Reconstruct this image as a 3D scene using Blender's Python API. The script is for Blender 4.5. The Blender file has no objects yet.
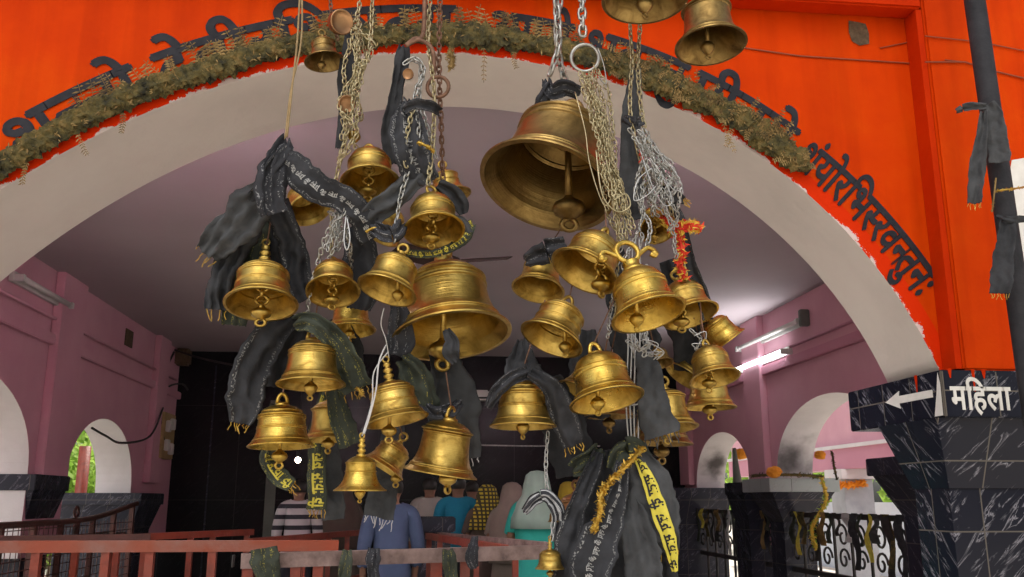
import bpy, bmesh, math, random
from mathutils import Vector, Matrix, Quaternion, noise
random.seed(7)
S = bpy.context.scene
COL = S.collection
PI = math.pi
# ------------------------------------------------------------------ camera maths
F = 900.0; YAW = math.radians(6.2); PIT = math.atan(211.5/900); EYE = 1.6
def ray(px, py):
    u = px-512.0; v = 288.5-py
    y = F*math.cos(PIT)-v*math.sin(PIT); z = F*math.sin(PIT)+v*math.cos(PIT)
    return Vector((u*math.cos(YAW)+y*math.sin(YAW), -u*math.sin(YAW)+y*math.cos(YAW), z))
def at(px, py, Y):
    r = ray(px, py); r = r*(Y/r.y); return Vector((r.x, r.y, r.z+EYE))
def depth(p):
    y = p.x*math.sin(YAW)+p.y*math.cos(YAW); return y*math.cos(PIT)+(p.z-EYE)*math.sin(PIT)
# ------------------------------------------------------------------ materials
def newmat(name):
    m = bpy.data.materials.new(name); m.use_nodes = True
    nt = m.node_tree; b = nt.nodes['Principled BSDF']
    return m, nt, b
def nd(nt, t, **kw):
    n = nt.nodes.new(t)
    for k, v in kw.items():
        if k == 'ins':
            for a, c in v.items(): n.inputs[a].default_value = c
        else: setattr(n, k, v)
    return n
def ramp(nt, stops, interp='LINEAR'):
    r = nt.nodes.new('ShaderNodeValToRGB'); e = r.color_ramp.elements
    r.color_ramp.interpolation = interp
    e[0].position, e[0].color = stops[0][0], (*stops[0][1], 1)
    e[1].position, e[1].color = stops[-1][0], (*stops[-1][1], 1)
    for p, c in stops[1:-1]:
        q = e.new(p); q.color = (*c, 1)
    return r
def mott(name, stops, scale=4, rough=.6, metal=0, bump=0, bscale=40, detail=6, rr=None, spec=.5, stretch=None, coord='Object'):
    m, nt, b = newmat(name); L = nt.links
    tc = nd(nt, 'ShaderNodeTexCoord'); src = tc.outputs[coord]
    if stretch:
        mp = nd(nt, 'ShaderNodeMapping'); mp.inputs['Scale'].default_value = stretch
        L.new(src, mp.inputs[0]); src = mp.outputs[0]
    n = nd(nt, 'ShaderNodeTexNoise', ins={'Scale': scale, 'Detail': detail, 'Roughness': .6}); L.new(src, n.inputs['Vector'])
    if len(stops) == 1: stops = [stops[0], stops[0]]
    k = len(stops)-1
    r = ramp(nt, [(.3+.4*i/k, c) for i, c in enumerate(stops)]); L.new(n.outputs[0], r.inputs[0])
    L.new(r.outputs[0], b.inputs['Base Color'])
    b.inputs['Metallic'].default_value = metal; b.inputs['Roughness'].default_value = rough
    b.inputs['Specular IOR Level'].default_value = spec
    if rr:
        q = nd(nt, 'ShaderNodeMapRange', ins={'From Min': .3, 'From Max': .7, 'To Min': rr[0], 'To Max': rr[1]})
        L.new(n.outputs[0], q.inputs[0]); L.new(q.outputs[0], b.inputs['Roughness'])
    if bump:
        n2 = nd(nt, 'ShaderNodeTexNoise', ins={'Scale': bscale, 'Detail': 5}); L.new(src, n2.inputs['Vector'])
        bp = nd(nt, 'ShaderNodeBump', ins={'Strength': bump, 'Distance': .02}); L.new(n2.outputs[0], bp.inputs['Height'])
        L.new(bp.outputs[0], b.inputs['Normal'])
    return m
def emis(name, c, s):
    m, nt, b = newmat(name); b.inputs['Base Color'].default_value = (*c, 1)
    b.inputs['Emission Color'].default_value = (*c, 1); b.inputs['Emission Strength'].default_value = s; return m
def brass(name, c1, c2, c3, rough=(.22, .42), ring=.25):
    m, nt, b = newmat(name); L = nt.links
    tc = nd(nt, 'ShaderNodeTexCoord'); oi = nd(nt, 'ShaderNodeObjectInfo')
    ad = nd(nt, 'ShaderNodeVectorMath', operation='ADD'); L.new(tc.outputs['Object'], ad.inputs[0])
    sc = nd(nt, 'ShaderNodeVectorMath', operation='SCALE'); sc.inputs['Scale'].default_value = 30
    cb = nd(nt, 'ShaderNodeCombineXYZ'); L.new(oi.outputs['Random'], cb.inputs[0]); L.new(oi.outputs['Random'], cb.inputs[1])
    L.new(cb.outputs[0], sc.inputs[0]); L.new(sc.outputs[0], ad.inputs[1])
    n = nd(nt, 'ShaderNodeTexNoise', ins={'Scale': 2.6, 'Detail': 8, 'Roughness': .62, 'Distortion': .6}); L.new(ad.outputs[0], n.inputs['Vector'])
    r = ramp(nt, [(.28, c3), (.46, c2), (.62, c1)]); L.new(n.outputs[0], r.inputs[0])
    # turned rings from the lathe
    mp = nd(nt, 'ShaderNodeMapping'); mp.inputs['Scale'].default_value = (.25, .25, 46); L.new(tc.outputs['Object'], mp.inputs[0])
    n2 = nd(nt, 'ShaderNodeTexNoise', ins={'Scale': 1.0, 'Detail': 3}); L.new(mp.outputs[0], n2.inputs['Vector'])
    n3 = nd(nt, 'ShaderNodeTexNoise', ins={'Scale': 34, 'Detail': 2}); L.new(ad.outputs[0], n3.inputs['Vector'])
    n3s = nd(nt, 'ShaderNodeMath', operation='MULTIPLY', ins={1: .22}); L.new(n3.outputs[0], n3s.inputs[0])
    mx = nd(nt, 'ShaderNodeMath', operation='MULTIPLY_ADD', ins={1: .6}); L.new(n2.outputs[0], mx.inputs[0]); L.new(n3s.outputs[0], mx.inputs[2])
    bp = nd(nt, 'ShaderNodeBump', ins={'Strength': ring*.8, 'Distance': .016}); L.new(mx.outputs[0], bp.inputs['Height'])
    L.new(bp.outputs[0], b.inputs['Normal']); L.new(r.outputs[0], b.inputs['Base Color'])
    q = nd(nt, 'ShaderNodeMapRange', ins={'From Min': .3, 'From Max': .65, 'To Min': rough[1], 'To Max': rough[0]})
    L.new(n.outputs[0], q.inputs[0]); L.new(q.outputs[0], b.inputs['Roughness'])
    b.inputs['Metallic'].default_value = 1.0
    return m
def marble(name, base, vein, tw, th, rough=.18, grout=(.16, .14, .12), amount=.5):
    m, nt, b = newmat(name); L = nt.links
    tc = nd(nt, 'ShaderNodeTexCoord'); sp = nd(nt, 'ShaderNodeSeparateXYZ'); L.new(tc.outputs['Object'], sp.inputs[0])
    ad = nd(nt, 'ShaderNodeMath', operation='ADD'); L.new(sp.outputs[0], ad.inputs[0]); L.new(sp.outputs[1], ad.inputs[1])
    cb = nd(nt, 'ShaderNodeCombineXYZ'); L.new(ad.outputs[0], cb.inputs[0]); L.new(sp.outputs[2], cb.inputs[1])
    bk = nd(nt, 'ShaderNodeTexBrick', offset=0.0, squash=1.0, ins={'Scale': 1.0, 'Mortar Size': .004, 'Mortar Smooth': .2, 'Brick Width': tw, 'Row Height': th,
            'Color1': (0, 0, 0, 1), 'Color2': (1, 1, 1, 1)}); L.new(cb.outputs[0], bk.inputs['Vector'])
    # each tile has its own piece of veining
    of = nd(nt, 'ShaderNodeVectorMath', operation='MULTIPLY_ADD'); L.new(bk.outputs['Color'], of.inputs[0]); of.inputs[1].default_value = (7, 3, 5); L.new(cb.outputs[0], of.inputs[2])
    mp = nd(nt, 'ShaderNodeMapping'); mp.inputs['Scale'].default_value = (4.0, 19, 1)
    m0 = nd(nt, 'ShaderNodeMapping'); m0.inputs['Rotation'].default_value = (0, 0, math.radians(-46)); L.new(of.outputs[0], m0.inputs[0]); L.new(m0.outputs[0], mp.inputs[0])
    n = nd(nt, 'ShaderNodeTexNoise', ins={'Scale': 1.0, 'Detail': 7, 'Roughness': .58, 'Distortion': .9}); L.new(mp.outputs[0], n.inputs['Vector'])
    r = ramp(nt, [(.0, base), (.555, base), (.60, tuple(.35*a+.35*c for a, c in zip(base, vein))), (.612, vein), (.63, base), (1, base)]); L.new(n.outputs[0], r.inputs[0])
    mx = nd(nt, 'ShaderNodeMix', data_type='RGBA'); L.new(bk.outputs['Fac'], mx.inputs[0]); L.new(r.outputs[0], mx.inputs[6]); mx.inputs[7].default_value = (*grout, 1)
    L.new(mx.outputs[2], b.inputs['Base Color']); b.inputs['Roughness'].default_value = rough; b.inputs['Specular IOR Level'].default_value = .16
    return m
def cloth(name, base, ink, kind='border', ink2=None):
    """printed cloth: UV u runs along the strip in metres, v across 0..1"""
    m, nt, b = newmat(name); L = nt.links
    tc = nd(nt, 'ShaderNodeTexCoord'); sp = nd(nt, 'ShaderNodeSeparateXYZ'); L.new(tc.outputs['UV'], sp.inputs[0])
    oi = nd(nt, 'ShaderNodeObjectInfo')
    mp = nd(nt, 'ShaderNodeMapping'); mp.inputs['Scale'].default_value = (150, 20, 1); L.new(tc.outputs['UV'], mp.inputs[0])
    cb = nd(nt, 'ShaderNodeCombineXYZ'); mu = nd(nt, 'ShaderNodeMath', operation='MULTIPLY', ins={1: 40}); L.new(oi.outputs['Random'], mu.inputs[0]); L.new(mu.outputs[0], cb.inputs[0]); L.new(mu.outputs[0], cb.inputs[1])
    ad = nd(nt, 'ShaderNodeVectorMath', operation='ADD'); L.new(mp.outputs[0], ad.inputs[0]); L.new(cb.outputs[0], ad.inputs[1])
    n = nd(nt, 'ShaderNodeTexNoise', ins={'Scale': 1.0, 'Detail': 2, 'Roughness': .5}); L.new(ad.outputs[0], n.inputs['Vector'])
    thr = ramp(nt, [(.53, (0, 0, 0)), (.57, (1, 1, 1))]); L.new(n.outputs[0], thr.inputs[0])
    fac = thr.outputs[0]
    if kind == 'border':
        band = ramp(nt, [(0, (0, 0, 0)), (.06, (1, 1, 1)), (.15, (0, 0, 0)), (.85, (0, 0, 0)), (.87, (.6, .6, .6)), (.93, (0, 0, 0))], 'CONSTANT'); L.new(sp.outputs[1], band.inputs[0])
        mm = nd(nt, 'ShaderNodeMath', operation='MULTIPLY'); L.new(fac, mm.inputs[0]); L.new(band.outputs[0], mm.inputs[1]); fac = mm.outputs[0]
    elif kind == 'all':
        mu2 = nd(nt, 'ShaderNodeMath', operation='MULTIPLY', ins={1: 3.0}); L.new(sp.outputs[1], mu2.inputs[0]); fr2 = nd(nt, 'ShaderNodeMath', operation='FRACT'); L.new(mu2.outputs[0], fr2.inputs[0])
        rw = nd(nt, 'ShaderNodeMath', operation='LESS_THAN', ins={1: .5}); L.new(fr2.outputs[0], rw.inputs[0])
        n5 = nd(nt, 'ShaderNodeTexNoise', ins={'Scale': 13.0, 'Detail': 1}); L.new(tc.outputs['UV'], n5.inputs['Vector']); gt = nd(nt, 'ShaderNodeMath', operation='GREATER_THAN', ins={1: .53}); L.new(n5.outputs[0], gt.inputs[0])
        mm = nd(nt, 'ShaderNodeMath', operation='MULTIPLY'); L.new(fac, mm.inputs[0]); L.new(rw.outputs[0], mm.inputs[1])
        m3 = nd(nt, 'ShaderNodeMath', operation='MULTIPLY'); L.new(mm.outputs[0], m3.inputs[0]); L.new(gt.outputs[0], m3.inputs[1]); fac = m3.outputs[0]
    elif kind == 'plain':
        mm = nd(nt, 'ShaderNodeMath', operation='MULTIPLY', ins={1: 0.0}); L.new(fac, mm.inputs[0]); fac = mm.outputs[0]
    fn = nd(nt, 'ShaderNodeTexNoise', ins={'Scale': 9, 'Detail': 6}); L.new(tc.outputs['Object'], fn.inputs['Vector'])
    br = ramp(nt, [(.3, tuple(.62*x for x in base)), (.7, tuple(1.35*x for x in base))]); L.new(fn.outputs[0], br.inputs[0])
    wear = ramp(nt, [(.3, (.25, .25, .25)), (.6, (1, 1, 1))]); L.new(fn.outputs[0], wear.inputs[0])
    m2 = nd(nt, 'ShaderNodeMath', operation='MULTIPLY'); L.new(fac, m2.inputs[0]); L.new(wear.outputs[0], m2.inputs[1])
    mx = nd(nt, 'ShaderNodeMix', data_type='RGBA'); L.new(m2.outputs[0], mx.inputs[0]); L.new(br.outputs[0], mx.inputs[6]); mx.inputs[7].default_value = (*ink, 1)
    L.new(mx.outputs[2], b.inputs['Base Color']); b.inputs['Roughness'].default_value = .85; b.inputs['Specular IOR Level'].default_value = .2
    n4 = nd(nt, 'ShaderNodeTexNoise', ins={'Scale': 60, 'Detail': 3}); L.new(tc.outputs['Object'], n4.inputs['Vector'])
    bp = nd(nt, 'ShaderNodeBump', ins={'Strength': .35, 'Distance': .01}); L.new(n4.outputs[0], bp.inputs['Height']); L.new(bp.outputs[0], b.inputs['Normal'])
    return m
def orange_wall(edge=True):
    m, nt, b = newmat('orange_paint'); L = nt.links
    tc = nd(nt, 'ShaderNodeTexCoord')
    n = nd(nt, 'ShaderNodeTexNoise', ins={'Scale': 1.3, 'Detail': 7, 'Roughness': .62}); L.new(tc.outputs['Object'], n.inputs['Vector'])
    r = ramp(nt, [(.3, (.50, .032, .0008)), (.5, (.58, .044, .0008)), (.72, (.62, .066, .001))]); L.new(n.outputs[0], r.inputs[0])
    # vertical weather streaks
    mp = nd(nt, 'ShaderNodeMapping'); mp.inputs['Scale'].default_value = (9, 9, .7); L.new(tc.outputs['Object'], mp.inputs[0])
    n2 = nd(nt, 'ShaderNodeTexNoise', ins={'Scale': 1.0, 'Detail': 5}); L.new(mp.outputs[0], n2.inputs['Vector'])
    r2 = ramp(nt, [(.36, (.72, .62, .6)), (.55, (1, 1, 1))]); L.new(n2.outputs[0], r2.inputs[0])
    mu = nd(nt, 'ShaderNodeMix', data_type='RGBA', blend_type='MULTIPLY', ins={0: .45}); L.new(r.outputs[0], mu.inputs[6]); L.new(r2.outputs[0], mu.inputs[7])
    # chipped edge: UV.x is the distance from the arch edge
    sp = nd(nt, 'ShaderNodeSeparateXYZ'); L.new(tc.outputs['UV'], sp.inputs[0])
    n3 = nd(nt, 'ShaderNodeTexNoise', ins={'Scale': 7, 'Detail': 9, 'Roughness': .75}); L.new(tc.outputs['Object'], n3.inputs['Vector'])
    th = nd(nt, 'ShaderNodeMapRange', ins={'From Min': .42, 'From Max': .8, 'To Min': -.015, 'To Max': .07}); L.new(n3.outputs[0], th.inputs[0])
    lt = nd(nt, 'ShaderNodeMath', operation='LESS_THAN'); L.new(sp.outputs[0], lt.inputs[0]); L.new(th.outputs[0], lt.inputs[1])
    mx = nd(nt, 'ShaderNodeMix', data_type='RGBA'); L.new(lt.outputs[0], mx.inputs[0]); L.new(mu.outputs[2], mx.inputs[6]); mx.inputs[7].default_value = (.62, .50, .47, 1)
    # strip next to the arch was painted a redder coat
    rd = nd(nt, 'ShaderNodeMath', operation='LESS_THAN', ins={1: .095}); L.new(sp.outputs[0], rd.inputs[0])
    mr = nd(nt, 'ShaderNodeMix', data_type='RGBA'); L.new(rd.outputs[0], mr.inputs[0]); L.new(mu.outputs[2], mr.inputs[6]); mr.inputs[7].default_value = (.62, .028, .002, 1)
    L.new(mr.outputs[2], mx.inputs[6])
    L.new(mx.outputs[2] if edge else mu.outputs[2], b.inputs['Base Color']); b.inputs['Roughness'].default_value = .6; b.inputs['Specular IOR Level'].default_value = .04
    bp = nd(nt, 'ShaderNodeBump', ins={'Strength': .25, 'Distance': .02}); L.new(n3.outputs[0], bp.inputs['Height']); L.new(bp.outputs[0], b.inputs['Normal'])
    return m
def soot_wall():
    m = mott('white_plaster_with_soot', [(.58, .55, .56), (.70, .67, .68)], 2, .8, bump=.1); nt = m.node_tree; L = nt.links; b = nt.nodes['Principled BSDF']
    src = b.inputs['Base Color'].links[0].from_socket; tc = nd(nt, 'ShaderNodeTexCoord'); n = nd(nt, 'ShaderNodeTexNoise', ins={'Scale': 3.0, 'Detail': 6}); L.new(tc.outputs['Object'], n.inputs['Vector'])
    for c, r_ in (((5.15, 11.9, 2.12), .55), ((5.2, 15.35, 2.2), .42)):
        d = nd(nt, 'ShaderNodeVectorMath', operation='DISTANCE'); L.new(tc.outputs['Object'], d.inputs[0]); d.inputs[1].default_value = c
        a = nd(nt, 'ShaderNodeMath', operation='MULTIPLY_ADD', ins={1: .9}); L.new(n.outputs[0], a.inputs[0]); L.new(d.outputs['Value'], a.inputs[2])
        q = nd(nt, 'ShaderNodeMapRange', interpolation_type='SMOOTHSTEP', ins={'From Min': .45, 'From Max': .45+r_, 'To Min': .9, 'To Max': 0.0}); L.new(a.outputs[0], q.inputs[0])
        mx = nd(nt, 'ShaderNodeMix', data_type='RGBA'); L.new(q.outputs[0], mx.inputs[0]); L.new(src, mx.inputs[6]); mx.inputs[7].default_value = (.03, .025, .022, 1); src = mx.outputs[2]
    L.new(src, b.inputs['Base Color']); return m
def leafmat():
    m = mott('green_leaf', [(.16, .30, .04), (.30, .46, .08), (.44, .56, .16)], 3, .8); nt = m.node_tree; L = nt.links; b = nt.nodes['Principled BSDF']
    t = nd(nt, 'ShaderNodeBsdfTranslucent'); L.new(b.inputs['Base Color'].links[0].from_socket, t.inputs[0])
    x = nd(nt, 'ShaderNodeMixShader', ins={0: .55}); L.new(b.outputs[0], x.inputs[1]); L.new(t.outputs[0], x.inputs[2]); L.new(x.outputs[0], nt.nodes['Material Output'].inputs[0]); return m
def zebra():
    m, nt, b = newmat('black_scarf_white_stripes'); L = nt.links; tc = nd(nt, 'ShaderNodeTexCoord'); sp = nd(nt, 'ShaderNodeSeparateXYZ'); L.new(tc.outputs['UV'], sp.inputs[0])
    n = nd(nt, 'ShaderNodeTexNoise', ins={'Scale': 30.0, 'Detail': 2}); L.new(tc.outputs['UV'], n.inputs['Vector'])
    a = nd(nt, 'ShaderNodeMath', operation='MULTIPLY_ADD', ins={1: 3.0}); L.new(sp.outputs[1], a.inputs[0]); L.new(n.outputs[0], a.inputs[2]); f = nd(nt, 'ShaderNodeMath', operation='FRACT'); L.new(a.outputs[0], f.inputs[0])
    t = nd(nt, 'ShaderNodeMath', operation='LESS_THAN', ins={1: .34}); L.new(f.outputs[0], t.inputs[0])
    x = nd(nt, 'ShaderNodeMix', data_type='RGBA'); L.new(t.outputs[0], x.inputs[0]); x.inputs[6].default_value = (.022, .023, .03, 1); x.inputs[7].default_value = (.42, .43, .45, 1); L.new(x.outputs[2], b.inputs['Base Color']); b.inputs['Roughness'].default_value = .85; return m
MAT = dict(
    orange=orange_wall(), orange2=orange_wall(False),
    red_orange=mott('red_orange_paint', [(.44, .020, .001), (.54, .030, .001)], 3, .6, bump=.15, spec=.04),
    soffit=mott('lilac_white_plaster', [(.68, .61, .545), (.75, .675, .605), (.79, .72, .645)], 1.6, .75, bump=.2, bscale=14),
    white=mott('white_plaster', [(.58, .55, .56), (.70, .67, .68)], 2, .8, bump=.1),
    soot=soot_wall(),
    pink=mott('pink_wall_paint', [(.58, .29, .36), (.66, .36, .43)], 1.2, .7, bump=.1, bscale=12),
    pinkdark=mott('rose_wall_paint', [(.50, .21, .29), (.56, .25, .33)], 1.2, .7),
    ceil=mott('mauve_ceiling_paint', [(.42, .36, .38), (.47, .41, .43)], .7, .85),
    black=marble('black_polished_tile', (.012, .012, .014), (.03, .03, .033), 1.2, 1.6, .22, (.05, .05, .05)),
    tile=marble('black_marble_tile', (.012, .013, .022), (.30, .29, .33), .30, .36, .2, (.12, .105, .09)),
    tiled=marble('dark_marble_tile', (.03, .032, .045), (.16, .16, .20), .33, .4, .25, (.10, .09, .085)),
    capg=marble('grey_green_capital_tile', (.36, .41, .41), (.50, .54, .54), .42, .5, .3, (.10, .10, .10)),
    floor=mott('grey_stone_floor', [(.26, .24, .22), (.34, .31, .28)], 2, .5, bump=.1),
    dirt=mott('courtyard_paving', [(.52, .47, .40), (.62, .57, .50)], 1.5, .9, bump=.3),
    rust=mott('rusty_painted_steel', [(.09, .055, .048), (.20, .13, .118), (.29, .20, .185)], 14, .55, bump=.3),
    redsteel=mott('red_oxide_painted_steel', [(.12, .018, .009), (.22, .032, .013), (.17, .045, .03)], 6, .5, bump=.2),
    redrail=mott('orange_red_rail_worn_to_metal', [(.29, .042, .012), (.24, .05, .022), (.22, .12, .10)], 2.5, .5, bump=.2),
    darksteel=mott('dark_red_brown_steel', [(.06, .02, .016), (.12, .035, .025)], 8, .5),
    iron=mott('black_wrought_iron', [(.012, .012, .012), (.035, .03, .028)], 12, .55),
    steel=mott('galvanised_steel', [(.28, .28, .26), (.48, .47, .44)], 30, .38, metal=.9),
    goldsteel=mott('brassy_chain_metal', [(.30, .25, .14), (.52, .45, .28)], 30, .38, metal=.9),
    rustchain=mott('rusty_iron', [(.10, .05, .03), (.26, .14, .09)], 30, .65, metal=.5),
    wire=mott('silver_wire', [(.42, .42, .42), (.58, .58, .57)], 20, .35, metal=.7),
    twine=mott('jute_twine', [(.22, .15, .07), (.36, .26, .13)], 40, .9),
    cord=mott('white_cotton_cord', [(.42, .41, .41), (.55, .54, .54)], 30, .9),
    pole=mott('charcoal_painted_pole', [(.018, .018, .021), (.036, .035, .04)], 10, .7, bump=.2, spec=.2),
    letter=mott('dark_slate_lettering_paint', [(.015, .015, .020), (.030, .030, .038)], 12, .7, spec=.2),
    signw=mott('worn_white_sign_paint', [(.62, .60, .56), (.78, .76, .72)], 10, .7),
    dry=mott('dried_moss_garland', [(.012, .011, .005), (.055, .046, .014), (.11, .082, .022), (.20, .125, .038)], 14, .95, bump=1.0, bscale=45),
    dryleaf=mott('dry_brown_leaf', [(.08, .05, .018), (.20, .125, .04), (.36, .24, .09)], 6, .9),
    gold=mott('gold_tinsel', [(.36, .21, .025), (.62, .41, .08)], 50, .28, metal=.75),
    yellowink=mott('yellow_print', [(.50, .42, .04), (.72, .62, .10)], 30, .8),
    whiteink=mott('white_print', [(.20, .20, .20), (.40, .40, .39)], 30, .8),
    redt=mott('red_thread', [(.55, .02, .015), (.72, .06, .02)], 20, .8),
    yellowt=mott('yellow_thread', [(.65, .40, .03), (.8, .6, .1)], 20, .8),
    wood=mott('brown_board', [(.30, .20, .08), (.42, .30, .14)], 8, .7),
    offwhite=mott('off_white_plastic', [(.55, .55, .52), (.66, .65, .62)], 5, .5),
    leaf=leafmat(),
    bark=mott('tree_bark', [(.14, .10, .07), (.25, .19, .14)], 8, .9, bump=.5),
    skin=mott('brown_skin', [(.24, .12, .075), (.30, .155, .10)], 6, .6),
    hair=mott('black_hair', [(.008, .007, .006), (.02, .017, .014)], 30, .5),
    eye=mott('dark_eye', [(.03, .02, .015), (.05, .03, .02)], 30, .3),
    brass=brass('aged_brass', (.57, .395, .105), (.45, .30, .072), (.21, .128, .030), (.28, .46)),
    brassb=brass('bright_brass', (.63, .435, .098), (.51, .335, .068), (.28, .17, .03), (.24, .42), .3),
    brassd=brass('dull_brown_brass', (.33, .225, .08), (.25, .16, .055), (.13, .08, .027), (.36, .54), .2),
    copper=brass('tarnished_copper_brass', (.38, .22, .11), (.28, .15, .075), (.14, .075, .04), (.36, .55), .2),
    cblack=cloth('black_cloth_white_border_print', (.034, .035, .040), (.27, .27, .27), 'border'),
    cplain=cloth('plain_black_cloth', (.036, .037, .041), (.4, .4, .4), 'plain'),
    cgrey=cloth('faded_charcoal_cloth', (.058, .060, .064), (.3, .3, .3), 'plain'),
    cgreen=cloth('dark_green_cloth_gold_speckle', (.045, .052, .040), (.30, .27, .06), 'all'),
    cfull=cloth('black_cloth_all_over_white_print', (.034, .035, .041), (.26, .26, .27), 'all'),
    cyellow=cloth('yellow_printed_cloth_band', (.045, .05, .03), (.05, .05, .03), 'plain'),
    czebra=zebra(),
    yband=mott('yellow_cloth_border', [(.52, .44, .04), (.70, .60, .08)], 20, .8),
)
# ------------------------------------------------------------------ mesh helpers
def link(name, bm, mat, parent=None, smooth=False, loc=None):
    me = bpy.data.meshes.new(name)
    if bm.faces: bmesh.ops.recalc_face_normals(bm, faces=bm.faces)
    bm.to_mesh(me); bm.free()
    for m in (mat if isinstance(mat, (list, tuple)) else [mat]): me.materials.append(MAT[m] if isinstance(m, str) else m)
    if smooth:
        for p in me.polygons: p.use_smooth = True
    o = bpy.data.objects.new(name, me); COL.objects.link(o)
    if parent is not None:
        o.parent = parent
    if loc is not None: o.location = loc
    return o
def tag(o, label=None, cat=None, group=None, kind=None):
    if label: o['label'] = label
    if cat: o['category'] = cat
    if group: o['group'] = group
    if kind: o['kind'] = kind
    return o
def root(name, loc, label=None, cat=None, group=None, kind=None):
    o = bpy.data.objects.new(name, None); COL.objects.link(o); o.location = loc; o.empty_display_size = .05
    return tag(o, label, cat, group, kind)
def rel(o, parent):
    """parent an object already built in world space, keeping it where it stands"""
    o.parent = parent
    bpy.context.view_layer.update()
    o.matrix_parent_inverse = parent.matrix_world.inverted()
    return o
def struct(o): o['kind'] = 'structure'; return o
def box(bm, x0, x1, y0, y1, z0, z1, bev=0):
    r = bmesh.ops.create_cube(bm, size=1)
    vs = r['verts']
    for v in vs: v.co = Vector(((x0+x1)/2+v.co.x*(x1-x0), (y0+y1)/2+v.co.y*(y1-y0), (z0+z1)/2+v.co.z*(z1-z0)))
    if bev:
        es = list({e for v in vs for e in v.link_edges})
        bmesh.ops.bevel(bm, geom=es, offset=bev, segments=2, affect='EDGES')
def frames(pts):
    n = len(pts); T = []
    for i in range(n):
        a = pts[max(0, i-1)]; b = pts[min(n-1, i+1)]; t = (b-a)
        T.append(t.normalized() if t.length > 1e-9 else Vector((0, 0, 1)))
    up = Vector((0, 0, 1)) if abs(T[0].z) < .9 else Vector((1, 0, 0))
    N = [(up-T[0]*up.dot(T[0])).normalized()]
    for i in range(1, n):
        v = N[-1]-T[i]*N[-1].dot(T[i])
        N.append(v.normalized() if v.length > 1e-6 else N[-1])
    return T, N
def tube(bm, pts, r, seg=8, cap=True, closed=False):
    pts = [Vector(p) for p in pts]; T, N = frames(pts); rings = []
    for i, p in enumerate(pts):
        B = T[i].cross(N[i]); rr = r[i] if isinstance(r, (list, tuple)) else r
        rings.append([bm.verts.new(p+(N[i]*math.cos(2*PI*k/seg)+B*math.sin(2*PI*k/seg))*rr) for k in range(seg)])
    m = len(rings)
    for i in range(m if closed else m-1):
        a, b = rings[i], rings[(i+1) % m]
        for k in range(seg): bm.faces.new((a[k], a[(k+1) % seg], b[(k+1) % seg], b[k]))
    if cap and not closed:
        bm.faces.new(rings[0]); bm.faces.new(rings[-1])
def bar(bm, a, b, w, h=None, up=None):
    """square steel section from a to b"""
    a, b = Vector(a), Vector(b); h = h or w; t = (b-a).normalized()
    up = Vector(up) if up else (Vector((0, 0, 1)) if abs(t.z) < .9 else Vector((0, 1, 0)))
    s = t.cross(up).normalized(); u = s.cross(t).normalized()
    r = []
    for p in (a, b): r.append([bm.verts.new(p+s*w/2*i+u*h/2*j) for i, j in ((-1, -1), (1, -1), (1, 1), (-1, 1))])
    for k in range(4): bm.faces.new((r[0][k], r[0][(k+1) % 4], r[1][(k+1) % 4], r[1][k]))
    bm.faces.new(r[0]); bm.faces.new(r[1])
def lathe(bm, prof, seg=32, M=None):
    rings = []
    for r, z in prof:
        if r < 1e-6: rings.append([bm.verts.new((0, 0, z))])
        else: rings.append([bm.verts.new((r*math.cos(2*PI*k/seg), r*math.sin(2*PI*k/seg), z)) for k in range(seg)])
    nv = [v for g in rings for v in g]
    for a, b in zip(rings, rings[1:]):
        for k in range(seg):
            k2 = (k+1) % seg
            if len(a) == 1 and len(b) == 1: break
            if len(a) == 1: bm.faces.new((a[0], b[k], b[k2]))
            elif len(b) == 1: bm.faces.new((a[k], a[k2], b[0]))
            else: bm.faces.new((a[k], a[k2], b[k2], b[k]))
    if M is not None:
        for v in nv: v.co = M @ v.co
def ball(bm, c, r, seg=12, sc=(1, 1, 1)):
    d = bmesh.ops.create_uvsphere(bm, u_segments=seg, v_segments=max(6, seg//2+2), radius=1)
    for v in d['verts']: v.co = Vector(c)+Vector((v.co.x*r*sc[0], v.co.y*r*sc[1], v.co.z*r*sc[2]))
def torus(bm, c, R, r, ax=(0, 0, 1), seg=20, sub=8, st=(1, 1)):
    q = Vector((0, 0, 1)).rotation_difference(Vector(ax).normalized())
    pts = [Vector(c)+q @ Vector((R*st[0]*math.cos(2*PI*k/seg), R*st[1]*math.sin(2*PI*k/seg), 0)) for k in range(seg)]
    q2 = q
    rings = []
    for k, p in enumerate(pts):
        d = q2 @ Vector((math.cos(2*PI*k/seg), math.sin(2*PI*k/seg), 0)); z = q2 @ Vector((0, 0, 1))
        rings.append([bm.verts.new(p+(d*math.cos(2*PI*j/sub)+z*math.sin(2*PI*j/sub))*r) for j in range(sub)])
    for i in range(seg):
        a, b = rings[i], rings[(i+1) % seg]
        for j in range(sub): bm.faces.new((a[j], a[(j+1) % sub], b[(j+1) % sub], b[j]))
def crom(pts, n=6):
    """Catmull-Rom through tuples of any length"""
    P = [pts[0]]+list(pts)+[pts[-1]]; out = []
    for i in range(1, len(P)-2):
        for k in range(n):
            t = k/n; a, b, c, d = P[i-1], P[i], P[i+1], P[i+2]
            out.append(tuple(.5*(2*b[j]+(c[j]-a[j])*t+(2*a[j]-5*b[j]+4*c[j]-d[j])*t*t+(3*b[j]-a[j]-3*c[j]+d[j])*t**3) for j in range(len(b))))
    out.append(tuple(P[-2])); return out
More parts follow.
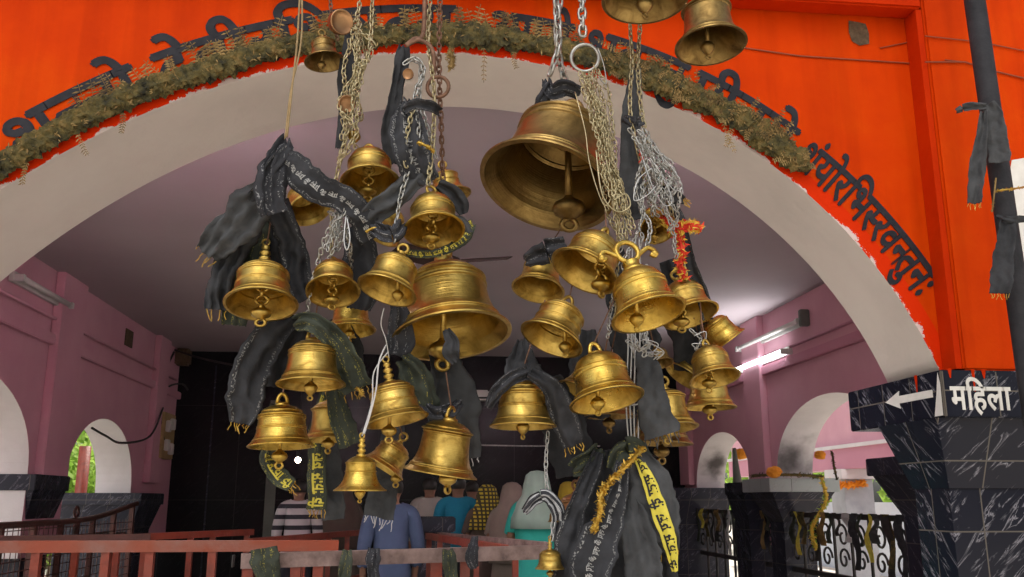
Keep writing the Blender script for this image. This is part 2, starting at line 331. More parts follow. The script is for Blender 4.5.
# ------------------------------------------------------------------ lettering
_gc = {}
def glyph(s, bold=.016):
    if (s, bold) not in _gc:
        c = bpy.data.curves.new('g', 'FONT'); c.body = s; c.offset = bold; c.resolution_u = 4
        o = bpy.data.objects.new('g', c); COL.objects.link(o); bpy.context.view_layer.update()
        me = o.evaluated_get(bpy.context.evaluated_depsgraph_get()).to_mesh()
        vs = [tuple(v.co) for v in me.vertices]; fs = [tuple(p.vertices) for p in me.polygons]
        bpy.data.objects.remove(o); bpy.data.curves.remove(c)
        _gc[(s, bold)] = (vs, fs)
    return _gc[(s, bold)]
def textline(tokens, bold=.016):
    """tokens: strings, or (string, cut) for a half letter whose stem is cut away at x = cut; returns a flat bmesh and its width"""
    bm = bmesh.new(); x = 0
    for t in tokens:
        if t == ' ': x += .32; continue
        s, cut = (t, None) if isinstance(t, str) else t
        vs, fs = glyph(s, bold)
        g = bmesh.new(); vv = [g.verts.new(v) for v in vs]
        for f in fs:
            try: g.faces.new([vv[i] for i in f])
            except ValueError: pass
        if cut: bmesh.ops.bisect_plane(g, geom=g.verts[:]+g.edges[:]+g.faces[:], plane_co=(cut, 0, 0), plane_no=(1, 0, 0), clear_outer=True)
        w = max(v.co.x for v in g.verts)
        m = {}
        for v in g.verts: m[v] = bm.verts.new((v.co.x+x, v.co.y, 0))
        for f in g.faces:
            try: bm.faces.new([m[v] for v in f.verts])
            except ValueError: pass
        g.free(); x += .259 if s == 'ि' else w-(.012 if not cut else .0)
    return bm, x
def thicken(bm, off):
    """give the flat lettering the thickness of a coat of paint; off(v) -> offset vector"""
    r = bmesh.ops.extrude_face_region(bm, geom=bm.faces[:])
    for v in [e for e in r['geom'] if isinstance(e, bmesh.types.BMVert)]: v.co += off(v)
# ================================================================== SETTING
WY = 4.6; WB = 5.53
def TK(x): return .70-.055*(x-.1)          # the arch is a little thicker at its left
def rr_(t): return ((.0175*t-.161)*t+.0503)*t*t+.098*t+3.0822
def arch(t, off=0): r = rr_(t)+off; return Vector((.1+r*math.sin(t), 0, .94+r*math.cos(t)))
TH = [-1.115+2.232*i/90 for i in range(91)]
cols = [(arch(t), Vector((math.sin(t), 0, math.cos(t)))) for t in TH]
cols = [(Vector((cols[0][0].x, 0, 2.2)), Vector((-1, 0, 0))), (cols[0][0], Vector((-1, 0, .12)))]+cols+[(cols[-1][0], Vector((1, 0, .12))), (Vector((cols[-1][0].x, 0, 2.2)), Vector((1, 0, 0)))]
OFFS = [0, .02, .05, .09, .16, .3, .6, 1.2, 3.4]
bm = bmesh.new(); uv = bm.loops.layers.uv.new('uv'); g = []
for c, d in cols: g.append([(bm.verts.new((c+d*o)+Vector((0, WY, 0))), o) for o in OFFS])
for a, b in zip(g, g[1:]):
    for k in range(len(OFFS)-1):
        q = (a[k], a[k+1], b[k+1], b[k])
        f = bm.faces.new([v for v, o in q])
        for l, (v, o) in zip(f.loops, q): l[uv].uv = (o, 0)
# rear face of the same wall
g2 = []
for c, d in cols: g2.append([(bm.verts.new((c+d*o)+Vector((0, WY+TK(c.x), 0))), o) for o in OFFS])
for a, b in zip(g2, g2[1:]):
    for k in range(len(OFFS)-1):
        q = (a[k], b[k], b[k+1], a[k+1])
        f = bm.faces.new([v for v, o in q]); f.material_index = 1
        for l, (v, o) in zip(f.loops, q): l[uv].uv = (o, 0)
wall_front = struct(link('wall_front', bm, ['orange', 'pinkdark']))
bm = bmesh.new(); pr = None
for c, d in cols:
    cur = [bm.verts.new(c+Vector((0, WY+TK(c.x)*k/4, 0))) for k in range(5)]
    if pr:
        for k in range(4): bm.faces.new((pr[k], pr[k+1], cur[k+1], cur[k]))
    pr = cur
struct(link('trim_1', bm, 'soffit', smooth=True))
# pilaster and top beam framing the recessed panel
bm = bmesh.new(); box(bm, 2.90, 5.4, 4.46, 5.1, 2.27, 6.5, .012); struct(link('trim_2', bm, 'orange2'))
bm = bmesh.new(); box(bm, -5.4, 2.895, 4.46, 4.595, 4.40, 6.5, .012); struct(link('trim_3', bm, 'red_orange'))
bm = bmesh.new(); box(bm, 2.862, 2.898, 4.475, 4.598, 2.28, 4.398); struct(link('trim_4', bm, 'red_orange'))
bm = bmesh.new(); box(bm, -5.4, -2.75, 4.46, 5.4, 2.27, 4.4, .012); struct(link('trim_5', bm, 'orange2'))
# lower white-washed patch on the pilaster behind the pole
bm = bmesh.new()
pts = [(q.x, q.z) for q in (at(x, y, 4.456) for x, y in ((1008, 282), (1020, 286), (1040, 284), (1042, 230), (1040, 168), (1024, 158), (1012, 160), (1006, 200), (1010, 240)))]
f = bm.faces.new([bm.verts.new((x, 4.456, z)) for x, z in pts]); thicken(bm, lambda v: Vector((0, .006, 0)))
link('whitewash_patch', bm, 'signw', wall_front)
# painted inscription following the arch
H2 = ('न', .40); S2 = ('स', .47)
def bend(tokens, t0, t1, base, height, bold=.02):
    bm, w = textline(tokens, 0)
    g0 = bm.verts[:]+bm.edges[:]+bm.faces[:]
    for ci, (dx, dy) in enumerate(((.026, 0), (-.026, 0), (0, .03), (0, -.03))):
        d = bmesh.ops.duplicate(bm, geom=g0)
        for v in d['geom']:
            if isinstance(v, bmesh.types.BMVert): v.co.x += dx; v.co.y += dy; v.co.z = .0009*(ci+1)
    bmesh.ops.subdivide_edges(bm, edges=[e for e in bm.edges if e.calc_length() > .25], cuts=2)
    for v in bm.verts:
        t = t0+(t1-t0)*v.co.x/w
        p = arch(t, base+v.co.y*height); v.co = Vector((p.x, WY-.004-v.co.z, p.z))
    bmesh.ops.triangulate(bm, faces=bm.faces[:])
    thicken(bm, lambda v: Vector((0, .0035, 0))); return bm
LET = [(['श', H2, 'नो', ' ', 'दे', 'वी', 'र', 'ि', 'भ', 'ष', 'ट', 'य', ' '], -.735, .06, .065, .36),
       (['आ', 'पो', ' ', 'भ', 'व', H2, 'तु', ' '], .075, .46, .065, .34),
       (['पी', 'त', 'ये'], .452, .648, .07, .33),
       (['शं', 'यो', 'र', 'ि', 'भ', S2, 'र', 'व', H2, 'तु', 'नः'], .672, .985, .085, .29)]
bm = bmesh.new()
for a in LET:
    b2 = bend(*a); me = bpy.data.meshes.new('x'); b2.to_mesh(me); b2.free(); bm.from_mesh(me); bpy.data.meshes.remove(me)
link('painted_inscription', bm, 'letter', wall_front)['label'] = 'dark grey lettering painted along the arch'
# socket hole and cracks of the facade
bm = bmesh.new(); c = at(858, 33, WY)
pts = [(-.055, .075), (-.01, .07), (.05, .06), (.065, .0), (.06, -.07), (.0, -.085), (-.045, -.06), (-.06, 0)]
vs = [bm.verts.new((c.x+x, WY-.006, c.z+z)) for x, z in pts]; vi = [bm.verts.new((c.x+x*.8, WY-.004, c.z+z*.8)) for x, z in pts]
for k in range(8): bm.faces.new((vs[k], vs[(k+1) % 8], vi[(k+1) % 8], vi[k]))
bm.faces.new(vi); MAT['hole'] = mott('bare_cement_socket', [(.06, .035, .018), (.14, .09, .05)], 30, .9, bump=.8)
link('cement_patch', bm, 'hole', wall_front)
for i, (pts, r) in enumerate([([(745, 48), (800, 56), (860, 60), (922, 64)], .005), ([(925, 62), (965, 62), (990, 70), (1040, 82)], .005), ([(880, 48), (905, 43), (925, 36)], .004), ([(925, 36), (980, 42), (1040, 54)], .004), ([(945, 60), (965, 62)], .004)]):
    Ys = WY-.006 if i in (0, 2) else 4.452
    bm = bmesh.new(); tube(bm, [at(x, y, Ys) for x, y in pts], r, 6)
    MAT['owire'] = MAT.get('owire') or mott('orange_painted_cable', [(.20, .035, .006), (.30, .05, .01)], 8, .6)
    tag(link('cable', bm, 'owire'), ['thin orange-painted cable across the orange panel below the cement patch', 'thin painted cable passing behind the charcoal pole, lower run', 'short cable leaving the cement patch on the orange wall', 'thin painted cable behind the charcoal pole, upper run', 'short cable stub at the pilaster edge'][i], 'cable')
# ---- right pier of the arch: tiled capital, corbel, shaft
def taper(bm, x0, x1, y0, y1, z0, X0, X1, Y0, Y1, z1):
    a = [bm.verts.new(p) for p in ((x0, y0, z0), (x1, y0, z0), (x1, y1, z0), (x0, y1, z0))]
    b = [bm.verts.new(p) for p in ((X0, Y0, z1), (X1, Y0, z1), (X1, Y1, z1), (X0, Y1, z1))]
    for k in range(4): bm.faces.new((a[k], a[(k+1) % 4], b[(k+1) % 4], b[k]))
    bm.faces.new(a); bm.faces.new(b)
def main_pier(sx, cx):
    r = root('pillar', (cx+sx*3.4, 5, 0), None, None, None, 'structure')
    def X(x): return cx+sx*x
    def bx(bm, x0, x1, *a): box(bm, min(X(x0), X(x1)), max(X(x0), X(x1)), *a)
    def tp(bm, x0, x1, y0, y1, z0, X0, X1, Y0, Y1, z1):
        taper(bm, *(sorted((X(x0), X(x1)))), y0, y1, z0, *(sorted((X(X0), X(X1)))), Y0, Y1, z1)
    bm = bmesh.new(); bx(bm, 2.75, 4.4, 4.44, 5.48, 2.02, 2.268, .006); c = rel(link('capital', bm, 'tile'), r)
    bm = bmesh.new(); tp(bm, 2.785, 4.4, 4.53, 4.88, 1.66, 2.72, 4.4, 4.47, 5.08, 2.02); rel(link('corbel', bm, 'tile'), r)
    bm = bmesh.new(); bx(bm, 2.79, 4.4, 4.54, 4.87, 0, 1.66); rel(link('shaft', bm, 'tile'), r)
    return r, c
pier, cap = main_pier(1, 0)
main_pier(-1, .14)
# white sign on the capital: word on the front, arrow on the side
bm, w = textline(['म', 'ि', 'ह', 'ल', 'ा'], .02)
a = at(953, 412, 4.436); e = at(1013, 412, 4.436)
for v in bm.verts: v.co = Vector((a.x+(e.x-a.x)*v.co.x/w, 4.436, 2.062+v.co.y*.185))
bmesh.ops.triangulate(bm, faces=bm.faces[:]); thicken(bm, lambda v: Vector((0, .003, 0)))
s = link('sign_lettering', bm, 'signw'); rel(s, pier); s['label'] = 'white painted word on the tile front'
bm = bmesh.new()
Yl, Yr, zc = 4.95, 4.50, 2.155
pts = [(5.02, zc), (4.86, zc+.05), (4.87, zc+.022), (4.53, zc+.018), (4.53, zc-.022), (4.87, zc-.02), (4.86, zc-.05)]
bm.faces.new([bm.verts.new((2.746, y, z)) for y, z in pts]); thicken(bm, lambda v: Vector((.003, 0, 0)))
bm.faces.new([bm.verts.new((2.746, y, z)) for y, z in ((4.53, 2.03), (4.45, 2.03), (4.447, 2.20), (4.462, 2.26), (4.49, 2.15))])
s = link('sign_arrow', bm, 'signw'); rel(s, pier); s['label'] = 'white arrow painted on the side of the capital'
bm = bmesh.new(); 
for x, w_, l in ((2.80, .012, .05), (2.93, .010, .12), (2.99, .014, .05), (3.2, .01, .03)):
    bm.faces.new([bm.verts.new(p) for p in ((x-w_, 4.437, 2.275), (x+w_, 4.437, 2.275), (x+w_*.3, 4.437, 2.275-l), (x-w_*.2, 4.437, 2.275-l))])
bm.faces.new([bm.verts.new(p) for p in ((2.747, 4.66, 2.27), (2.747, 4.69, 2.27), (2.747, 4.675, 2.13))])
s = link('paint_drip', bm, 'red_orange'); rel(s, pier)
# ---- the hall behind
XL, XR, YB, ZC, ZF = -4.1, 4.9, 16.2, 4.15, .25
bm = bmesh.new(); box(bm, XL-.5, XR+.5, WY-.1, YB+.3, 0, ZF); struct(link('floor', bm, 'floor'))
bm = bmesh.new(); box(bm, XL-.5, XR+.5, WY+.05, YB+.3, ZC, ZC+.25); struct(link('ceiling', bm, 'ceil'))
bm = bmesh.new(); box(bm, XL-.5, XR+.5, YB, YB+.3, ZF, ZC); wall_back = struct(link('wall_back', bm, 'black'))
bm = bmesh.new(); box(bm, -40, 40, -30, 60, -.3, 0); g_ = struct(link('ground', bm, 'dirt'))
def side_wall(name, X, out, arches, y0=WY+.06, y1=YB, th=.5):
    """wall along Y at X with segmental arch openings (ya, yb, spring, crown)"""
    bm = bmesh.new(); sof = bmesh.new()
    def curve(ya, yb, zs, zc, n=28):
        m = (ya+yb)/2; h = (yb-ya)/2; rise = zc-zs
        return [(m-h*math.cos(PI*i/n), zs+rise*math.sin(PI*i/n)**.9) for i in range(n+1)]
    for xx in (X, X+out*th):
        def q(*p): bm.faces.new([bm.verts.new((xx, y, z)) for y, z in p])
        ys = y0
        for ya, yb, zs, zc in arches:
            q((ys, 1.0), (ya, 1.0), (ya, ZC), (ys, ZC)) if ya > ys else None
            c = curve(ya, yb, zs, zc)
            for (a, b), (c2, d) in zip(c, c[1:]): q((a, b), (c2, d), (c2, ZC), (a, ZC))
            ys = yb
        q((ys, 1.0), (y1, 1.0), (y1, ZC), (ys, ZC))
    ys = y0
    for ya, yb, zs, zc in arches:
        c = [(ya, 1.0)]+curve(ya, yb, zs, zc)+[(yb, 1.0)]
        for (a, b), (c2, d) in zip(c, c[1:]):
            sof.faces.new([sof.verts.new(p) for p in ((X, a, b), (X+out*th, a, b), (X+out*th, c2, d), (X, c2, d))])
        for p0, p1 in ((ys, ya),): bm.faces.new([bm.verts.new(p) for p in ((X, p0, 1), (X+out*th, p0, 1), (X+out*th, p1, 1), (X, p1, 1))])
        ys = yb
    w = struct(link(name, bm, 'pink')); s = struct(link('trim_'+('6' if out < 0 else '7'), sof, 'white' if out < 0 else 'soot'))
    return w
wl = side_wall('wall_left', XL, -1, [(7.2, 10.35, 1.86, 2.85), (11.42, 14.05, 1.72, 2.66)])
wr = side_wall('wall_right', XR, 1, [(8.75, 11.95, 1.86, 2.84), (12.9, 15.5, 1.78, 2.66)])
# shallow pilasters and mouldings of the side walls
for i, (x, s, ya, yb) in enumerate([(XL, 1, 10.5, 11.25), (XL, 1, 14.6, 15.2), (XR, -1, 12.1, 12.75), (XR, -1, 15.6, 16.15)]):
    bm = bmesh.new(); box(bm, min(x, x+s*.10), max(x, x+s*.10), ya, yb, 1.86, ZC, .01); struct(link('trim_%d' % (8+i), bm, 'pink'))
bm = bmesh.new(); box(bm, XL, XL+.07, 5.6, YB, 3.30, 3.42, .01); struct(link('trim_12', bm, 'pink'))
bm = bmesh.new(); box(bm, XR-.07, XR, 5.6, YB, 3.30, 3.42, .01); struct(link('trim_13', bm, 'pinkdark'))
# tiled piers under the side arches
def pier_under(x0, x1, y0, y1, ztop, capm, capover, body='tiled'):
    r = root('pillar', ((x0+x1)/2, (y0+y1)/2, ZF), None, None, None, 'structure')
    o = capover
    bm = bmesh.new(); box(bm, x0-o, x1+o, y0-o, y1+o, ztop-.17, ztop, .008); rel(link('capital', bm, capm), r)
    bm = bmesh.new(); taper(bm, x0, x1, y0, y1, ztop-.55, x0-o*.8, x1+o*.8, y0-o*.8, y1+o*.8, ztop-.17); rel(link('corbel', bm, body), r)
    bm = bmesh.new(); box(bm, x0, x1, y0, y1, ZF, ztop-.55); rel(link('shaft', bm, body), r)
    return r
pier_under(-4.65, -4.12, 10.45, 11.2, 1.87, 'tiled', .12)
pier_under(-5.1, -4.05, 14.05, 15.0, 1.70, 'tiled', .15)
pier_under(-4.65, -4.1, 6.0, 7.0, 1.87, 'tiled', .22)
pier_under(4.74, 5.15, 11.45, 11.9, 1.87, 'capg', .26)
pier_under(4.62, 5.4, 12.35, 12.9, 1.84, 'tiled', .1)
pier_under(4.3, 5.3, 15.2, 16.1, 1.80, 'tiled', .08)
pier_under(4.72, 5.3, 7.9, 8.5, 2.0, 'tiled', .22)
# back wall dressings: pale strip, wiring, air conditioner
bm = bmesh.new(); a = at(266, 535, YB); box(bm, a.x-.05, a.x+.12, YB-.06, YB, ZF, 3.3, .005); MAT['gstrip'] = mott('grey_green_post', [(.10, .115, .10), (.15, .165, .14)], 4, .6); struct(link('trim_14', bm, 'gstrip'))
bm = bmesh.new(); a = at(204, 535, YB); box(bm, a.x-.015, a.x+.015, YB-.03, YB, ZF, 3.9); struct(link('trim_15', bm, 'tiled'))
# ---- outside the right arches: a second pink wall with its own pillars
bm = bmesh.new(); box(bm, 8.6, 9.0, 6, 24, 2.2, 4.6); struct(link('wall_outer', bm, 'pink'))
bm = bmesh.new(); box(bm, 8.5, 8.6, 6, 24, 2.2, 2.6); struct(link('trim_17', bm, 'pinkdark'))
bm = bmesh.new(); box(bm, 8.45, 8.6, 6, 24, 2.6, 2.67); struct(link('trim_18', bm, 'white'))
for y in (13.4, 17.7, 22.0):
    r = root('pillar', (8.8, y, 0), None, None, None, 'structure')
    bm = bmesh.new(); box(bm, 8.5, 9.1, y-.3, y+.3, 0, 2.0, .01); MAT['gpil'] = MAT.get('gpil') or mott('grey_washed_pillar', [(.30, .31, .34), (.42, .43, .46)], 3, .7); rel(link('shaft', bm, 'gpil'), r)
    bm = bmesh.new(); box(bm, 8.42, 9.18, y-.38, y+.38, 2.0, 2.2, .01); rel(link('capital', bm, 'white'), r)
# ================================================================== BELLS
PROF = {
 'classic': ([(1.0, 0), (1.005, .025), (.985, .05), (.94, .085), (.88, .14), (.845, .185), (.85, .205), (.838, .225), (.845, .245), (.82, .265), (.775, .35), (.735, .46), (.705, .60), (.69, .74), (.68, .84), (.70, .855), (.705, .88), (.685, .90), (.67, .92), (.675, .955), (.70, .97), (.70, 1.0), (.665, 1.02), (.62, 1.06), (.60, 1.08), (.605, 1.10), (.575, 1.12), (.50, 1.20), (.40, 1.26), (.26, 1.30), (.13, 1.32), (0, 1.325)], .055),
 'ribbed': ([(1.0, 0), (1.01, .03), (.98, .06), (.93, .10), (.88, .16), (.86, .18), (.865, .20), (.835, .225), (.79, .31), (.755, .42), (.735, .52), (.75, .535), (.75, .555), (.73, .57), (.745, .585), (.745, .605), (.72, .62), (.705, .74), (.70, .84), (.725, .855), (.73, .885), (.70, .91), (.72, .93), (.72, .96), (.68, .985), (.63, 1.03), (.62, 1.06), (.625, 1.075), (.56, 1.13), (.45, 1.20), (.28, 1.25), (.13, 1.27), (0, 1.275)], .06),
 'tall': ([(1.0, 0), (1.0, .03), (.97, .05), (.90, .10), (.86, .15), (.865, .175), (.84, .195), (.84, .22), (.80, .25), (.74, .36), (.69, .52), (.66, .70), (.645, .90), (.64, 1.05), (.66, 1.065), (.665, 1.09), (.64, 1.11), (.70, 1.13), (.71, 1.16), (.68, 1.18), (.62, 1.21), (.60, 1.23), (.605, 1.25), (.53, 1.30), (.42, 1.37), (.25, 1.42), (.12, 1.44), (0, 1.445)], .05),
 'dome': ([(1.0, 0), (1.01, .025), (.985, .05), (.92, .10), (.87, .15), (.84, .20), (.845, .22), (.82, .24), (.78, .33), (.745, .46), (.725, .60), (.715, .72), (.735, .735), (.74, .76), (.72, .775), (.715, .85), (.735, .865), (.73, .885), (.70, .90), (.67, 1.0), (.60, 1.13), (.50, 1.22), (.36, 1.29), (.20, 1.325), (0, 1.335)], .055),
 'flare': ([(1.0, 0), (1.0, .03), (.96, .05), (.84, .13), (.74, .23), (.66, .35), (.60, .50), (.575, .62), (.60, .635), (.60, .66), (.575, .675), (.565, .80), (.575, .90), (.60, .915), (.60, .94), (.55, .97), (.45, 1.06), (.30, 1.13), (.14, 1.17), (0, 1.175)], .05),
}
_mesh = {}
def bell_mesh(kind):
    if ('b', kind) not in _mesh:
        pr, th = PROF[kind]; top = pr[-1][1]
        inn = [(max(0, r-th-.02*(z < .1)), z) for r, z in pr if z < top*.80][::2]
        inn = [(.93, .0)]+[(r, z) for r, z in inn if z > .03]+[(.5, top*.86), (.25, top*.92), (0, top*.935)]
        bm = bmesh.new(); lathe(bm, list(reversed(inn))[:]+pr, 44)
        bmesh.ops.recalc_face_normals(bm, faces=bm.faces)
        for e in bm.edges: e.smooth = e.calc_face_angle(0) < .6
        me = bpy.data.meshes.new('bell_body'); bm.to_mesh(me); bm.free()
        for p in me.polygons: p.use_smooth = True
        _mesh[('b', kind)] = me
    return _mesh[('b', kind)]
def crown_mesh(kind):
    if ('c', kind) not in _mesh:
        bm = bmesh.new()                                  # sits with its foot at z=0
        if kind == 'ring':                                # stem and round hanging ring
            lathe(bm, [(0, -.04), (.16, -.04), (.17, .02), (.12, .06), (.10, .12), (.13, .15), (.09, .19), (0, .20)], 16)
            torus(bm, (0, 0, .30), .15, .05, (0, 1, 0), 18, 8)
        elif kind == 'knob':                              # stacked turned beads
            lathe(bm, [(0, -.04), (.17, -.04), (.17, .03), (.11, .06), (.09, .10), (.15, .15), (.15, .20), (.09, .24), (.08, .27), (.14, .32), (.14, .37), (.08, .42), (.07, .45), (.11, .50), (.10, .56), (.04, .60), (0, .61)], 16)
            torus(bm, (0, 0, .68), .09, .03, (0, 1, 0), 14, 6)
        elif kind == 'horn':                              # wide ring with two scrolled arms
            lathe(bm, [(0, -.04), (.26, -.04), (.26, .03), (.20, .08), (.17, .16), (.19, .22), (.14, .27), (0, .28)], 18)
            torus(bm, (0, 0, .50), .25, .06, (0, 1, 0), 22, 8)
            for s in (-1, 1):
                tube(bm, [Vector(p) for p in crom([(s*.20, 0, .38), (s*.38, 0, .50), (s*.52, 0, .56), (s*.64, 0, .46), (s*.60, 0, .34), (s*.52, 0, .40)], 4)], .055, 8)
                ball(bm, (s*.62, 0, .40), .09, 10)
        else:                                             # cast loop
            lathe(bm, [(0, -.04), (.22, -.04), (.20, .03), (.14, .07), (0, .08)], 16)
            tube(bm, [Vector((.14*math.cos(PI*k/10), 0, .05+.26*math.sin(PI*k/10))) for k in range(11)], .055, 8)
        me = bpy.data.meshes.new('crown'); bmesh.ops.recalc_face_normals(bm, faces=bm.faces); bm.to_mesh(me); bm.free()
        for p in me.polygons: p.use_smooth = True
        _mesh[('c', kind)] = me
    return _mesh[('c', kind)]
def clap_mesh(kind):
    if ('k', kind) not in _mesh:
        bm = bmesh.new()                                  # hangs down from z=0
        torus(bm, (0, 0, -.10), .10, .035, (1, 0, 0), 16, 6)
        torus(bm, (0, 0, -.28), .11, .032, (0, 1, 0), 16, 6)
        L = {'ball': 1.12, 'heart': 1.02, 'chain': .98}[kind]
        if kind == 'chain':
            for k in range(4): torus(bm, (0, 0, -.46-.17*k), .11, .036, (k % 2, (k+1) % 2, 0), 14, 6, (1, 1))
        else: tube(bm, [(0, 0, -.36), (0, 0, -.6), (0, 0, -L)], [.045, .04, .05], 8)
        if kind == 'heart':
            lathe(bm, [(0, -L+.06), (.05, -L+.05), (.13, -L-.02), (.17, -L-.10), (.13, -L-.20), (.05, -L-.30), (0, -L-.33)], 16)
        else:
            lathe(bm, [(0, -L+.05), (.05, -L+.04), (.07, -L), (.17, -L-.07), (.20, -L-.15), (.17, -L-.23), (.08, -L-.29), (.06, -L-.32), (0, -L-.33)], 18)
        me = bpy.data.meshes.new('clapper'); bmesh.ops.recalc_face_normals(bm, faces=bm.faces); bm.to_mesh(me); bm.free()
        for p in me.polygons: p.use_smooth = True
        _mesh[('k', kind)] = me
    return _mesh[('k', kind)]
def pull_mesh(kind):
    if ('p', kind) not in _mesh:
        bm = bmesh.new(); L = {'ball': 1.12, 'heart': 1.02, 'chain': .98}[kind]
        if kind == 'heart': torus(bm, (0, 0, -L-.37), .055, .024, (0, 1, 0), 12, 6)
        else: torus(bm, (0, 0, -L-.39), .085, .035, (0, 1, 0), 16, 6)
        me = bpy.data.meshes.new('pull_ring'); bm.to_mesh(me); bm.free()
        for p in me.polygons: p.use_smooth = True
        _mesh[('p', kind)] = me
    return _mesh[('p', kind)]
GRP = 'temple bells hung in the arch'
CROWN = {}
def bell(key, px, py, w, Y, toward, lean, kind, crown, clap, mat, label, hs=1.0, spin=None):
    """px, py = middle of the mouth, w = width of the mouth in the picture; toward / lean tilt the mouth to the viewer / to the right"""
    c = at(px, py, Y); R = w/2*depth(c)/F
    ax = (Vector((0, 0, -1))+Vector((0, -1, 0))*math.tan(math.radians(toward))+Vector((1, 0, 0))*math.tan(math.radians(lean))).normalized()
    q = Vector((0, 0, 1)).rotation_difference(-ax) @ Quaternion((0, 0, 1), spin if spin is not None else random.uniform(0, .9))
    top = PROF[kind][0][-1][1]*hs
    p = c-ax*top*R
    r = root('temple_bell', p, label, 'bell', GRP); r.rotation_mode = 'QUATERNION'; r.rotation_quaternion = q; r.scale = (R, R, R)
    def ch(name, me, z, m, s=(1, 1, 1)):
        if me.materials:
            me = me if me.materials[0] == MAT[m] else me.copy()
            me.materials[0] = MAT[m]
        else: me.materials.append(MAT[m])
        o = bpy.data.objects.new(name, me); COL.objects.link(o); o.parent = r; o.location = (0, 0, z); o.scale = s; return o
    ch('bell_body', bell_mesh(kind), -top, mat, (1, 1, hs))
    cs = {'horn': 1.25, 'knob': 1.1}.get(crown, 1.1)
    if crown: ch('crown', crown_mesh(crown), 0, mat, (cs,)*3)
    if clap:
        k = ch('clapper', clap_mesh(clap), -top*.10, mat, (1.5, 1.5, 1.12) if clap == 'chain' else (1.25, 1.25, 1.04 if toward > 12 else 1.12)); k.rotation_mode = 'QUATERNION'
        g = q.inverted() @ Vector((0, 0, -1)); a = Vector((0, 0, -1)).angle(g)
        qq = Vector((0, 0, -1)).rotation_difference(g)
        pl = ch('pull_ring', pull_mesh(clap), 0, mat); pl.parent = k
        k.rotation_quaternion = Quaternion().slerp(qq, min(1, math.radians(31)/max(a, .01)))
    CROWN[key] = p-ax*R*.30
    return r
B = bell
# left-hand cluster
B('L1', 325, 62, 41, 3.0, 4, 8, 'flare', 'ring', 'heart', 'brassd', 'small dull brass bell hung highest on the left, against the moss garland', 1.1)
B('L2', 370, 184, 60, 2.9, 18, 4, 'dome', 'loop', 'chain', 'brass', 'brass bell under the left bundle of chains, mouth tipped forward, chain clapper')
B('L3', 310, 210, 46, 3.18, 24, 25, 'classic', 'ring', None, 'brass', 'brass bell mostly hidden behind the black cloth with the white emblem')
B('L4', 261, 305, 73, 2.9, 16, 2, 'ribbed', 'knob', 'chain', 'brass', 'leftmost large brass bell with beaded knob crown, between black cloth drapes')
B('L5', 333, 292, 54, 2.88, 26, 4, 'dome', 'loop', 'chain', 'brass', 'dull brass bell with long chain clapper right of the beaded knob bell')
B('L6', 351, 331, 50, 3.12, 8, 3, 'classic', 'ring', 'heart', 'brassb', 'small golden bell peeping out behind the long chain clapper bell')
B('L7', 378, 232, 48, 3.25, 12, -28, 'ribbed', 'ring', None, 'brass', 'brass bell lying tilted behind the knotted black band in the left cluster')
B('L8', 434, 231, 62, 2.85, 19, 4, 'dome', 'ring', 'chain', 'brass', 'round shouldered brass bell directly above the largest bell of the left cluster')
B('L9', 387, 291, 62, 2.78, 14, -17, 'classic', 'ring', 'heart', 'brass', 'brass bell leaning against the upper left of the big left bell')
B('L10', 452, 337, 121, 3.05, 14, 7, 'classic', 'ring', 'ball', 'brass', 'largest bell of the left cluster, wide mouth, cloth tied on its clapper')
B('L11', 449, 196, 46, 3.35, 4, 12, 'flare', 'ring', None, 'brass', 'brass bell half hidden behind the black cloth at the upper middle')
B('L12', 311, 385, 69, 2.9, 5, 1, 'classic', 'loop', 'heart', 'brass', 'brass bell with speckled green cloth over its crown, above two lower bells')
B('L13', 281, 447, 66, 3.0, 3, 2, 'ribbed', 'loop', 'ball', 'brassb', 'lower left brass bell with yellow print ribbon hanging under it')
B('L14', 330, 440, 54, 3.2, 3, 3, 'tall', 'ring', 'ball', 'brass', 'tall brass bell behind the speckled cloth strip, right of the lower left bell')
B('L15', 397, 421, 64, 2.85, 6, 12, 'ribbed', 'knob', 'ball', 'brass', 'brass bell on a white cord tilted right, below the largest left bell')
B('L16', 383, 468, 46, 3.2, 6, -32, 'ribbed', 'ring', 'ball', 'brass', 'small tilted bell squeezed between the bright small bell and the lowest wide one')
B('L17', 360, 491, 53, 2.78, 0, 0, 'flare', 'knob', 'heart', 'brassb', 'bright polished small bell with flared mouth, lowest of the left cluster', 1.12)
B('L18', 440, 474, 75, 3.0, -4, -9, 'tall', 'loop', 'ball', 'brass', 'tall smooth brass bell low in the left cluster, ball clapper below its rim')
# right-hand cluster
B('R1', 546, 188, 139, 3.12, 17, -19, 'classic', 'loop', 'ball', 'brassd', 'huge brown brass bell, largest of all, mouth tilted down to the left', 1.05, 0)
B('R2', 645, 1, 86, 2.75, 2, 0, 'dome', 'ring', 'heart', 'brassd', 'large dull bell cut off by the top edge, seen from below')
B('R3', 711, 46, 72, 3.0, 6, 2, 'tall', 'ring', 'heart', 'brassd', 'dull bell hanging alone against the orange wall at the top right')
B('R4', 584, 272, 72, 2.76, 15, -29, 'dome', 'loop', 'chain', 'brass', 'brass bell under the huge bell, open mouth turned left', .95)
B('R5', 551, 340, 66, 2.82, 14, -25, 'ribbed', 'loop', 'heart', 'brass', 'ribbed brass bell turned left, just below the other left-facing bell')
B('R6', 538, 290, 54, 3.15, 16, -12, 'classic', 'ring', None, 'brass', 'brass bell in shade behind the two left-facing bells')
B('R7', 658, 229, 39, 2.95, 36, 6, 'dome', 'loop', 'chain', 'brass', 'small bell at the right chain tangle, mouth facing out, red tinsel beside it')
B('R8', 649, 315, 77, 2.60, 17, 12, 'dome', 'horn', 'heart', 'brassb', 'golden bell with wide ring and scrolled horns on its crown')
